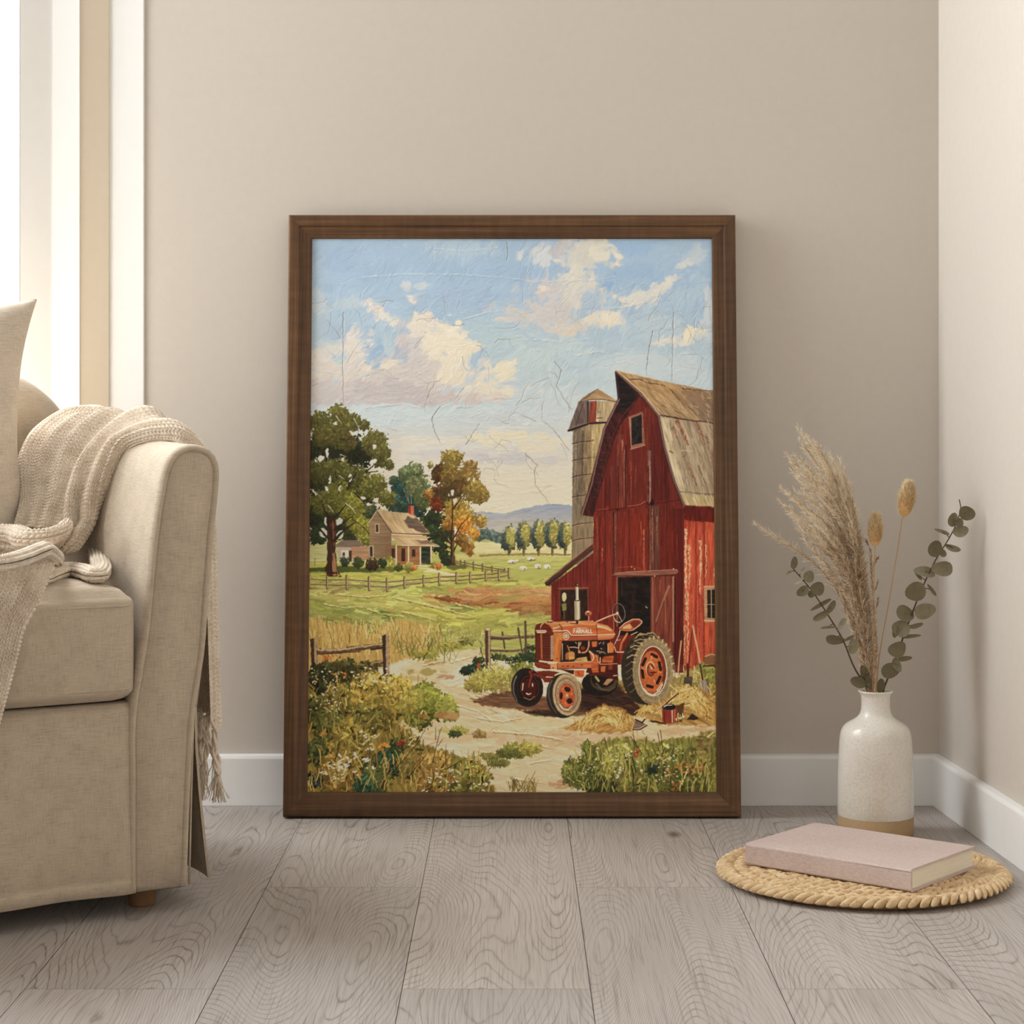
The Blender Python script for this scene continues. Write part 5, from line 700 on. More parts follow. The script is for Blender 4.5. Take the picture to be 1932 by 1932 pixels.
def area(name, loc, target, sx, sy, power, col):
    l = bpy.data.lights.new(name, 'AREA'); l.shape = 'RECTANGLE'; l.size = sx; l.size_y = sy; l.energy = power; l.color = col
    o = bpy.data.objects.new(name, l); COL.objects.link(o); o.location = loc; d = Vector(target)-Vector(loc); o.rotation_euler = d.to_track_quat('-Z', 'Y').to_euler(); return o
for a in AREAS: area(*a)
# ---------------------------------------------------------------- framed painting
def make_frame():
    WID, HGT, TH, RW = .834, 1.109, .04, .0435
    sy = (.137-.040)/HGT; th = math.asin(sy)
    root = thing('framed_painting', 'tall oil painting of red barn and tractor in dark wood frame leaning on wall', 'painting', (0, -.137, TH*math.sin(th)+.0005))
    root.rotation_euler = (-th, 0, 0)           # local: x right, z up the frame, -y out towards the room
    m = NT('walnut_frame', .42, .3); uv = m.n('ShaderNodeUVMap').outputs[0]
    g1 = m.noise(m.mapping(uv, (3.5, 150, 1)), 1, 4, .6, .4); g2 = m.noise(m.mapping(uv, (1.2, 26, 1)), 1, 3); g3 = m.noise(m.mapping(uv, (70, 12, 1)), 1, 2)
    f = m.math('ADD', m.math('ADD', m.math('MULTIPLY', g1, .45), m.math('MULTIPLY', g2, .4)), m.math('MULTIPLY', g3, .15))
    m.color(m.ramp(f, [(.33, (60, 41, 27)), (.5, (94, 66, 42)), (.66, (126, 91, 60))])); m.bump(g1, .15, .001)
    prof = [(0, TH), (0, .0025), (.0008, .0008), (.0025, 0), (.0195, 0), (.0208, .0006), (.0216, .003), (.0225, .0035), (.041, .0065), (.0428, .0075), (.0435, .009), (.0435, .02), (.0435, TH)]
    def rail(c0, c1, inx):        # c0, c1: outer corners; inx: inward direction
        c0, c1, inx = Vector(c0), Vector(c1), Vector(inx); ax = (c1-c0).normalized(); V = []
        for w, d in prof: V += [c0+inx*w+ax*w+Vector((0, d, 0)), c1+inx*w-ax*w+Vector((0, d, 0))]
        n = len(prof); Fc = [(2*i, 2*i+1, 2*i+3, 2*i+2) for i in range(n-1)]+[(2*n-2, 2*n-1, 1, 0)]
        o = obj('frame_rail', V, Fc, m.m, root, False); o.data.normals_split_custom_set
        u = o.data.uv_layers.new(name='UVMap'); seed = random.random()*5
        for p in o.data.polygons:
            for li, vi in zip(p.loop_indices, p.vertices):
                q = Vector(V[vi])-c0; u.data[li].uv = (q.dot(ax)+seed, q.dot(inx)+q.y*.7+seed)
        bm = bmesh.new(); bm.from_mesh(o.data); bmesh.ops.recalc_face_normals(bm, faces=bm.faces); bm.to_mesh(o.data); bm.free()
    a, b, c, d = (-WID/2, 0, 0), (WID/2, 0, 0), (WID/2, 0, HGT), (-WID/2, 0, HGT)
    rail(a, b, (0, 0, 1)); rail(b, c, (-1, 0, 0)); rail(c, d, (0, 0, -1)); rail(d, a, (1, 0, 0))
    # canvas
    C, Z, S, (X0, Y0, X1, Y1) = make_painting()
    x0, x1, z0, z1, yc = -WID/2+RW-.001, WID/2-RW+.001, RW-.001, HGT-RW+.001, .0125
    nx, nz = 930, 1276
    lx = np.linspace(x0, x1, nx)[None, :].repeat(nz, 0); lz = np.linspace(z0, z1, nz)[:, None].repeat(nx, 1)
    ct, st = math.cos(th), math.sin(th); wy = -.137+yc*ct+lz*st; wz = TH*st-yc*st+lz*ct
    dep = wy-CAMY; px = CX+F*lx/dep; py = HY-F*(wz-CAMZ)/dep
    fx = np.clip((px-X0)*S-.5, 0, C.shape[1]-1.001); fy = np.clip((py-Y0)*S-.5, 0, C.shape[0]-1.001)
    ix = fx.astype(int); iy = fy.astype(int); ax = (fx-ix)[..., None]; ay = (fy-iy)[..., None]
    def smp(A): return (A[iy, ix]*(1-ax)+A[iy, ix+1]*ax)*(1-ay)+(A[iy+1, ix]*(1-ax)+A[iy+1, ix+1]*ax)*ay
    c = smp(C); z = smp(Z[..., None])[..., 0]
    gn = (PGAIN[0]+(PGAIN[1]-PGAIN[0])*np.clip((py-935)/60, 0, 1))[..., None]; c = np.clip(c+gn*c*c*(1-c), 0, 1)  # land colours lifted more than sky, offsetting weaker light low on the canvas
    lin = np.where(c <= .04045, c/12.92, ((c+.055)/1.055)**2.4); col = np.concatenate([lin, np.ones_like(lin[..., :1])], -1)
    mc = NT('oil_paint', .55, .22); mc.color(mc.n('ShaderNodeAttribute', attribute_name='paint').outputs['Color'])
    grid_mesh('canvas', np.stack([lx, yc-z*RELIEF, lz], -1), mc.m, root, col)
    MB().box((x0-.004, yc+.004, z0-.004), (x1+.004, yc+.014, z1+.004)).build('backing_board', paint_mat('backing', (150, 120, 86)), root, False)
make_frame()
# ---------------------------------------------------------------- vase and dried stems
VX, VY = .637, -.272
def make_vase():
    root = thing('ceramic_vase', 'speckled cream ceramic bottle vase with unglazed tan base holding dried stems by the corner', 'vase', (VX, VY, 0))
    gl = NT('speckled_glaze', .22, .5); v = gl.coord(); sp = gl.n('ShaderNodeTexVoronoi', {'Vector': v, 'Scale': 520.}).outputs['Distance']; n1 = gl.noise(v, 300, 3); n2 = gl.noise(v, 11, 3)
    base = gl.ramp(gl.math('ADD', gl.math('MULTIPLY', n1, .5), gl.math('MULTIPLY', n2, .5)), [(.36, (219, 211, 199)), (.5, (232, 226, 216)), (.64, (240, 236, 229))])
    gl.color(gl.mix(gl.n('ShaderNodeMapRange', {0: gl.math('ADD', sp, gl.math('MULTIPLY', n2, .3)), 1: .2, 2: .34, 3: .34, 4: 0.}).outputs[0], base, (*s2l((172, 158, 140)), 1))); gl.bump(n2, .05, .004)
    P = [(.0655, .0352), (.0662, .037), (.0660, .06), (.0655, .10), (.0643, .14), (.0630, .162), (.0618, .174), (.0596, .1825), (.0560, .1892), (.0500, .1946), (.0431, .1986), (.0370, .2022), (.0316, .2064), (.0276, .2115), (.0256, .2180), (.0247, .227), (.0250, .240), (.0262, .2455), (.0290, .2490), (.0302, .2505), (.0298, .2520), (.0275, .2525), (.0250, .2510), (.0232, .246), (.0222, .235), (.0222, .215), (.030, .195), (.055, .170), (.06, .14), (.06, .03), (.001, .028)]
    B = MB(); B.lathe(P, 64, 0, cap=False); B.build('glazed_body', gl.m, root)['label'] = 'glossy speckled cream glazed body and neck'
    B = MB(); B.lathe([(.001, 0), (.062, 0), (.0648, .002), (.0656, .006), (.0658, .0353), (.0600, .0356)], 64); o = B.build('clay_base', paint_mat('raw_clay', (178, 149, 114), .85, .05, 300, .2), root); o['label'] = 'matt tan unglazed clay foot'
make_vase()
def pv(zx, zy, dy=0.):      # point of the bouquet (coordinates of an enlarged study), dy metres behind the vase axis
    return ray(zx/3.22+1332, zy/3.22+750, VY+dy-CAMY)
MOUTH = Vector((VX, VY, .25)); INSIDE = Vector((VX, VY, .05))
def stem_pts(P, n=24): return [Vector(p) for p in spline([tuple(p) for p in P], n)]
m_ = NT('eucalyptus_leaf', .6, .25); ob = m_.n('ShaderNodeAttribute', attribute_name='tint').outputs['Fac']; nz_ = m_.noise(m_.coord(), 90, 3)
m_.color(m_.ramp(m_.math('ADD', m_.math('MULTIPLY', ob, .8), m_.math('MULTIPLY', nz_, .25)), [(.1, (88, 80, 56)), (.5, (128, 120, 94)), (.95, (186, 180, 160))])); M_leaf = m_.m
M_twig = paint_mat('twig_bark', (92, 74, 56), .8, .08); M_straw = paint_mat('dry_straw', (196, 158, 112), .8, .06)
M_pl = [paint_mat('plume_brown', (164, 124, 90), .9, .08), paint_mat('plume_tan', (228, 198, 158), .9, .06), paint_mat('plume_cream', (244, 230, 204), .9, .04)]
M_bun = [paint_mat('bunny_tail_tan', (222, 178, 120), .9, .06), paint_mat('bunny_tail_cream', (240, 220, 180), .9, .04)]
def eucalyptus(label, stem, leaves_, dy1, root_off):
    rt = thing('eucalyptus_branch', label, 'dried stem', (VX+root_off, VY, .06), 0, 'dried stems in the vase'); base = Vector(rt.location); rnd = random.Random(len(leaves_))
    n = len(stem); S = [pv(x, y, dy1*i/(n-1)) for i, (x, y) in enumerate(stem)]; P = stem_pts([base, Vector((VX+root_off*1.6, VY, .16))]+S, 40)
    B = MB(); B.tube([p-base for p in P], .0022, 7, 0, .0009); L = MB(); tint = []
    for (x, y, rx, ry, rot, tn) in leaves_:
        # nearest stem point gives the leaf its node
        c2 = pv(x, y); k = min(range(len(P)), key=lambda i: (P[i].x-c2.x)**2+(P[i].z-c2.z)**2); node = P[k]
        c = pv(x, y, node.y-VY+rnd.uniform(-.012, .004)); sx = rx/3.22*(c.y-CAMY)/F; sy_ = ry/3.22*(c.y-CAMY)/F; a = math.radians(rot)
        ex = Vector((math.cos(a), rnd.uniform(-.25, .25), -math.sin(a))).normalized(); ez = Vector((math.sin(a), rnd.uniform(-.35, .35), math.cos(a))).normalized(); nrm = ex.cross(ez).normalized()
        V = [c]; ring = 18; dish = .22*min(sx, sy_)
        for rr in (.45, .8, 1.):
            for i in range(ring):
                t = 2*PI*i/ring; w = 1+.06*math.cos(3*t+x); V.append(c+ex*(sx*rr*w*math.cos(t))+ez*(sy_*rr*w*math.sin(t))+nrm*(dish*rr*rr*(1+.6*math.sin(2*t+y))))
        Fc = [(0, 1+i, 1+(i+1) % ring) for i in range(ring)]
        for q in range(2): Fc += [(1+q*ring+i, 1+(q+1)*ring+i, 1+(q+1)*ring+(i+1) % ring, 1+q*ring+(i+1) % ring) for i in range(ring)]
        L.add([v-base for v in V], Fc); tint += [tn+rnd.uniform(-.06, .06)]*len(V)
        d = (c-node); 
        if d.length > .004: B.tube([node-base, node-base+d*.5+Vector((0, 0, .001)), c-base], .0009, 5, 0, .0006)
    B.build('stem', M_twig, rt); o = L.build('leaves', M_leaf, rt); at = o.data.attributes.new('tint', 'FLOAT', 'POINT'); at.data.foreach_set('value', tint)
eucalyptus('short grey-green eucalyptus branch bending left from the vase', [(975, 1770), (900, 1640), (830, 1470), (740, 1320), (640, 1170), (560, 1075), (515, 1025)],
    [(535, 1005, 22, 38, 10, .25), (505, 1062, 24, 9, -30, .6), (585, 1050, 27, 9, -50, .75), (625, 1087, 33, 38, 0, .45), (563, 1112, 33, 15, -35, .95), (588, 1178, 42, 30, -30, .25), (676, 1163, 44, 42, -10, .2), (640, 1195, 24, 22, 0, .25), (700, 1256, 76, 14, -27, .25), (758, 1275, 50, 20, -55, .35), (703, 1325, 60, 22, -32, .3), (742, 1396, 50, 9, -4, .5), (826, 1376, 44, 18, -58, .55), (785, 1470, 60, 31, 6, .25), (870, 1462, 36, 11, -25, .35), (893, 1514, 30, 48, 8, .5), (925, 1726, 50, 36, 28, .3), (962, 1680, 28, 62, -18, .28), (985, 1730, 18, 50, -8, .2)], -.02, -.008)
eucalyptus('tall grey-green eucalyptus branch bending right from the vase towards the side wall', [(1080, 1770), (1130, 1650), (1190, 1480), (1260, 1290), (1330, 1120), (1410, 960), (1480, 850), (1530, 740), (1548, 660), (1538, 620)],
    [(1582, 700, 54, 44, 25, .3), (1498, 742, 30, 46, 10, .4), (1536, 762, 28, 30, 0, .25), (1545, 816, 52, 36, -12, .6), (1435, 816, 54, 12, 20, .6), (1390, 916, 47, 54, 5, .25), (1500, 915, 48, 20, 18, .55), (1440, 948, 20, 24, 0, .2), (1435, 1035, 70, 49, 8, .6), (1328, 1060, 70, 33, 12, .55), (1290, 1082, 34, 12, 52, .35), (1272, 1176, 64, 62, 0, .4), (1372, 1170, 46, 12, 52, .35), (1205, 1310, 64, 46, 32, .45), (1325, 1296, 68, 50, -12, .5), (1185, 1404, 56, 52, 0, .5), (1275, 1386, 46, 16, -14, .4), (1150, 1420, 20, 42, 10, .2), (1245, 1450, 60, 12, -8, .35), (1160, 1526, 58, 54, -15, .35), (1206, 1586, 46, 16, -6, .25), (1118, 1655, 60, 50, -20, .3), (1160, 1625, 26, 46, -20, .3), (1062, 1750, 24, 46, 8, .2)], -.03, .01)
def fuzz(B, p, d, L, r, mi, rnd, spread=.35):
    d = (d.normalized()+Vector((rnd.gauss(0, spread), rnd.gauss(0, spread), rnd.gauss(0, spread)))).normalized(); e = p+d*L*rnd.uniform(.6, 1.3); w = d.orthogonal().normalized()*r; u = d.cross(w)
    mid = p+(e-p)*.5+Vector((0, 0, -.0006)); B.add([p+w, p-w*.5+u*.87, p-w*.5-u*.87, mid+w*.8, mid-w*.4+u*.7, mid-w*.4-u*.7, e], [(0, 1, 4, 3), (1, 2, 5, 4), (2, 0, 3, 5), (3, 4, 6), (4, 5, 6), (5, 3, 6)], mi)
def pampas():
    rt = thing('pampas_plume', 'large feathery beige pampas grass plume leaning left in the vase', 'dried stem', (VX-.004, VY, .06), 0, 'dried stems in the vase'); base = Vector(rt.location); rnd = random.Random(5)
    S = [pv(x, y, d) for x, y, d in [(1008, 1780, 0), (1000, 1560, .004), (950, 1200, .012), (880, 950, .018), (780, 660, .024), (690, 420, .03), (560, 185, .034)]]
    P = stem_pts([base]+S, 60); T = MB(); T.tube([p-base for p in P[:46]], .0021, 6, 0, .0008); T.build('stem', M_straw, rt)
    # branchlet tips across the fan
    tips = [(560, 185), (585, 215), (620, 240), (660, 270), (690, 300), (570, 260), (600, 300), (490, 345), (520, 400), (545, 350), (585, 390), (755, 340), (770, 400), (815, 375), (835, 440), (870, 520), (855, 600), (905, 660), (910, 740), (925, 820), (935, 900), (560, 480), (610, 450), (530, 450), (455, 550), (500, 585), (540, 560), (445, 625), (490, 690), (520, 720), (560, 640), (300, 765), (545, 750), (560, 800), (600, 860), (640, 900), (680, 960), (590, 560), (640, 520), (680, 480), (720, 440), (700, 560), (740, 500), (780, 560), (800, 480), (820, 560), (650, 620), (620, 700), (680, 700), (720, 640), (760, 700), (800, 640), (840, 700), (870, 640), (600, 760), (650, 790), (700, 830), (740, 900), (760, 800), (800, 860), (830, 800), (870, 780), (890, 860), (720, 1000), (760, 1050), (790, 1100), (820, 1160), (850, 1230), (880, 1300), (950, 1000), (960, 1100), (985, 1180), (990, 1280), (900, 1360), (1000, 1400), (940, 1450), (860, 980), (830, 940), (900, 1000), (920, 1080), (870, 1080), (940, 1180), (900, 1180), (960, 1300), (930, 1280), (970, 1440)]
    B = MB()
    for i, (x, y) in enumerate(tips):
        far = math.hypot(x-990, y-1500); k0 = max(0., min(1., (1500-y)/1320-rnd.uniform(.16, .30)*(.5+far/1300))); i0 = max(8, int(8+k0*50)); st = P[min(57, i0)]
        tip = pv(x, y, rnd.uniform(-.05, .05)*min(1, far/700)+.02); mid = st+(tip-st)*.5+Vector(((st.x-tip.x)*.10, 0, abs(tip.x-st.x)*.22+.008))
        Q = [Vector(q) for q in spline([tuple(st), tuple(mid), tuple(tip)], 16)]; B.tube([q-base for q in Q], .0007, 4, 0 if y > 700 else 1, .0004)
        n = int(90+(tip-st).length*1500)
        for j in range(n):
            t = (j+rnd.random())/n; t = .12+.88*t; q = t*15; a = int(q); a = min(a, 14); p = Q[a].lerp(Q[a+1], q-a); d = Q[a+1]-Q[a]
            low = (y+(1500-y)*(1-t)) > 900
            mi = (0 if rnd.random() < (.36 if low else .05) else (1 if rnd.random() < .4 else 2)); fuzz(B, p-base, d, .0150 if t < .93 else .010, .00034, mi, rnd, .44)
    B.build('plume', M_pl, rt)
pampas()
def spike():
    rt = thing('grass_spike', 'thin brown dried grass spike standing right beside the pampas plume', 'dried stem', (VX+.002, VY-.004, .06), 0, 'dried stems in the vase'); base = Vector(rt.location); rnd = random.Random(8)
    P = stem_pts([base]+[pv(x, y, -.008) for x, y in [(1030, 1780), (1035, 1560), (1015, 1200), (1000, 930)]], 40); T = MB(); T.tube([p-base for p in P], .0014, 6, 0, .0006); T.build('stem', M_straw, rt); B = MB()
    for k in range(520):
        i = rnd.uniform(20, 38.9); a = int(i); p = P[a].lerp(P[a+1], i-a); fuzz(B, p-base, P[a+1]-P[a], .0085, .0005, 0 if rnd.random() < .6 else 1, rnd, .36)
    for zx, zy in [(1040, 975), (1050, 1215), (970, 860), (1045, 1120)]:
        e = pv(zx, zy, -.008); p = min(P, key=lambda q: (q-e).length+abs(q.z-(e.z-.03))); B.tube([p-base, (p+e)*.5-base+Vector((0, 0, .002)), e-base], .0006, 4, 0, .0004)
        for k in range(24): fuzz(B, p.lerp(e, .4+.6*rnd.random())-base, e-p, .007, .0005, 0, rnd, .4)
    B.build('seed_head', M_pl, rt)
spike()
def bunny(label, head, rx, ry, tilt, stem, dy):
    rt = thing('bunny_tail_grass', label, 'dried stem', (VX+.003, VY+dy*.5, .06), 0, 'dried stems in the vase'); base = Vector(rt.location); rnd = random.Random(int(rx))
    S = [pv(x, y, dy*k/len(stem)) for k, (x, y) in enumerate(stem, 1)]; P = stem_pts([base]+S, 40); c = pv(*head, dy); k = (c.y-CAMY)/F/3.22
    ax = Vector((math.sin(tilt), 0, math.cos(tilt))); T = MB(); T.tube([p-base for p in P]+[c-base], .0011, 6, 0, .0008); T.build('stem', M_straw, rt)
    B = MB(); a = rx*k; b = ry*k; side = ax.orthogonal().normalized(); sd2 = ax.cross(side)
    prof = [(.02, -1.), (.55, -.82), (.74, -.4), (.70, 0), (.52, .4), (.26, .72), (.02, .92)]; V = [c-base+ax*(z*b*.92)+side*(math.cos(2*PI*i/12)*r*a)+sd2*(math.sin(2*PI*i/12)*r*a) for r, z in prof for i in range(12)]
    B.add(V, [(q*12+i, q*12+(i+1) % 12, (q+1)*12+(i+1) % 12, (q+1)*12+i) for q in range(6) for i in range(12)], 0)
    for _ in range(2600):
        z = rnd.uniform(-.97, .97); t = rnd.uniform(0, 2*PI); r = .76*math.sqrt(max(0, 1-z*z))*(1-.38*max(0, z)); o = side*math.cos(t)+sd2*math.sin(t)
        fuzz(B, c-base+ax*(z*b*.86)+o*(r*a*.9), ax*.9+o*.6, .0095, .0003, 0 if rnd.random() < .45-.35*z else 1, rnd, .2)
    B.build('seed_head', M_bun, rt)
bunny('shorter bunny tail grass with fluffy tan head right of the pampas plume', (1028, 805), 44, 112, .03, [(1012, 1780), (1020, 1500), (1018, 1200), (1026, 915)], -.012)
bunny('taller bunny tail grass with fluffy tan head, tilted right near the corner', (1218, 617), 54, 122, .17, [(1035, 1780), (1050, 1600), (1110, 1250), (1160, 950), (1193, 735)], -.002)
# ---------------------------------------------------------------- woven mat and book
MATC = Vector((.556, -.604, 0)); MATR = .2255
def make_mat():
    B = MB(); rnd = random.Random(2); B.lathe([(.001, .001), (MATR-.016, .001), (MATR-.012, .006), (MATR-.016, .011), (.001, .011)], 72, 1)
    k = 0; r = MATR-.0105
    while r > .010:
        n = max(6, int(2*PI*r/.0160))
        for j in range(n):
            for sgn in (1, -1):
                a = 2*PI*(j+(.5 if sgn > 0 else 0)+rnd.uniform(-.08, .08)+k*.37)/n; rad = r+sgn*.0058
                c = Vector((math.cos(a)*rad, math.sin(a)*rad, .0125+.0015*rnd.random()+(.001 if k == 0 else 0))); tg = Vector((-math.sin(a), math.cos(a), 0)); rd = Vector((math.cos(a), math.sin(a), 0))
                ax = (tg*.78+rd*sgn*-.58+Vector((0, 0, .20))).normalized(); w = Vector((0, 0, 1)).cross(ax).normalized(); u = ax.cross(w); V = []; L = .0185*rnd.uniform(.94, 1.08); W_ = .0057*rnd.uniform(.92, 1.08)
                for q, (pz, pr) in enumerate([(-1, .05), (-.72, .62), (-.25, 1.), (.25, 1.), (.72, .62), (1, .05)]):
                    for i in range(8): t = 2*PI*i/8; V.append(c+ax*(pz*L)+w*(math.cos(t)*W_*pr)+u*(math.sin(t)*W_*1.15*pr))
                B.add(V, [(q*8+i, q*8+(i+1) % 8, (q+1)*8+(i+1) % 8, (q+1)*8+i) for q in range(5) for i in range(8)], 0)
        r -= .0235; k += 1
    m = NT('braided_jute', .85, .15); v = m.coord(); f = m.noise(v, 55, 3); g = m.noise(v, 700, 3)
    m.color(m.ramp(m.math('ADD', m.math('MULTIPLY', f, .6), m.math('MULTIPLY', g, .4)), [(.34, (188, 154, 114)), (.5, (218, 189, 148)), (.66, (236, 213, 178))])); m.bump(g, .5, .001)
    d = NT('jute_core', .9); d.color((176, 140, 98)); o = B.build('woven_mat', [m.m, d.m]); o.location = MATC; tag(o, 'round braided jute mat lying on the floor under the pink book', 'mat')
make_mat()
def make_book():
    Zb, TH = .0205, .0335; c = Vector((.5515, -.6085, Zb)); ang = math.atan2(-.1865, .2265)
    root = thing('hardcover_book', 'dusty pink cloth hardcover book lying on the round woven mat', 'book', c, ang); hx, hy, ct = .147, .1065, .0028      # x along the spine, spine on the -y side
    m = NT('book_cloth', .85, .15); v = m.coord(); a = m.noise(m.mapping(v, (1400, 120, 400)), 1, 2); b = m.noise(m.mapping(v, (120, 1400, 400)), 1, 2); s = m.noise(v, 9, 2)
    f = m.math('ADD', m.math('MULTIPLY', m.math('ADD', a, b), .4), m.math('MULTIPLY', s, .2)); m.color(m.ramp(f, [(.36, (188, 167, 159)), (.5, (206, 187, 180)), (.64, (216, 199, 193))])); m.bump(f, .3, .0008)
    B = MB(); n = 8; out = []; inn = []           # C-shaped case: back board, rounded spine, front board
    pr = [(hy, 0.)]+[(-hy+.004*(1-math.sin(t)), .004*(1-math.cos(t))) for t in np.linspace(0, PI/2, n)]+[(-hy, TH-.004)]+[(-hy+.004*(1-math.cos(t)), TH-.004+.004*math.sin(t)) for t in np.linspace(0, PI/2, n)]+[(hy, TH)]
    pi_ = [(hy, ct)]+[(-hy+ct+.002, ct)]*n+[(-hy+ct, TH/2)]+[(-hy+ct+.002, TH-ct)]*n+[(hy, TH-ct)]
    k = len(pr); V = [(x, y, z) for x in (-hx, hx) for y, z in pr]+[(x, y, z) for x in (-hx, hx) for y, z in pi_]
    Fc = [(i, i+1, k+i+1, k+i) for i in range(k-1)]+[(2*k+i+1, 2*k+i, 3*k+i, 3*k+i+1) for i in range(k-1)]
    for o1, o2 in ((0, 2*k), (k, 3*k)): Fc += [(o1+i+1, o1+i, o2+i, o2+i+1) for i in range(k-1)]
    Fc += [(0, k, 3*k, 2*k), (k-1, 2*k+k-1, 3*k+k-1, 2*k-1)]
    B.add(V, Fc); o = B.build('cover', m.m, root, False); bevel(o, .0007, 2, 50)
    p = NT('page_edges', .85, .1); v = p.coord(); f = p.noise(p.mapping(v, (14, 14, 2600)), 1, 2); p.color(p.ramp(f, [(.36, (230, 219, 194)), (.6, (248, 241, 224))])); p.bump(f, .4, .0006)
    B = MB(); B.box((-hx+.004, -hy+.006, ct), (hx-.004, hy-.005, TH-ct)); B.build('page_block', p.m, root, False)['label'] = 'cream page block'
make_book()

# ---------------------------------------------------------------- slipcovered sofa, local axes: x along the front (0 at the right arm's outer foot), y towards its back
SA = Vector((-.479, -.813, 0)); SANG = math.radians(30); SU = Vector((math.cos(SANG), math.sin(SANG), 0)); SV = Vector((-math.sin(SANG), math.cos(SANG), 0))
def S2W(s, t, z): return SA+SU*s+SV*t+Vector((0, 0, z))
def W2S(p): d = p-SA; return (d.dot(SU), d.dot(SV), p.z)
def px_t(x, y, t):         # a sighted point on the plane y=t of the sofa
    p0 = SA+SV*t; r = Vector(((x-CX)/F, 1., (HY-y)/F)); o = Vector((0, CAMY, CAMZ)); k = (p0-o).dot(SV)/r.dot(SV); return W2S(o+r*k)
def px_z(x, y, z):         # a sighted point at height z
    r = Vector(((x-CX)/F, 1., (HY-y)/F)); return W2S(Vector((0, CAMY, CAMZ))+r*((z-CAMZ)/r.z))
M_linen = linen_mat('sofa_linen', (186, 170, 149), 1., .6); M_pillow = linen_mat('pillow_linen', (206, 192, 174), .8, .6); M_dark = linen_mat('sofa_lining', (150, 134, 112))
ARM = [(-.0913, .036), (-.0913, .20), (-.0900, .296), (-.0800, .36), (-.0712, .411), (-.0630, .49), (-.0549, .566), (-.0460, .620), (-.0384, .655), (-.0300, .6735), (-.0179, .6850), (-.004, .6905), (.0100, .6915), (.0220, .6896), (.0320, .6858), (.0402, .6795), (.0462, .6710), (.0500, .6605), (.0514, .648), (.0506, .632), (.0475, .60), (.0430, .563), (.0350, .47), (.0278, .382), (.0128, .288), (.0053, .171), (.0000, .036)]
def inset(P, d):
    out = []; n = len(P)
    for i, (x, z) in enumerate(P):
        a = P[max(i-1, 0)]; b = P[min(i+1, n-1)]; tx, tz = b[0]-a[0], b[1]-a[1]; L = math.hypot(tx, tz); out.append((x+tz/L*d, z-tx/L*d if 0 < i < n-1 else z))
    return out
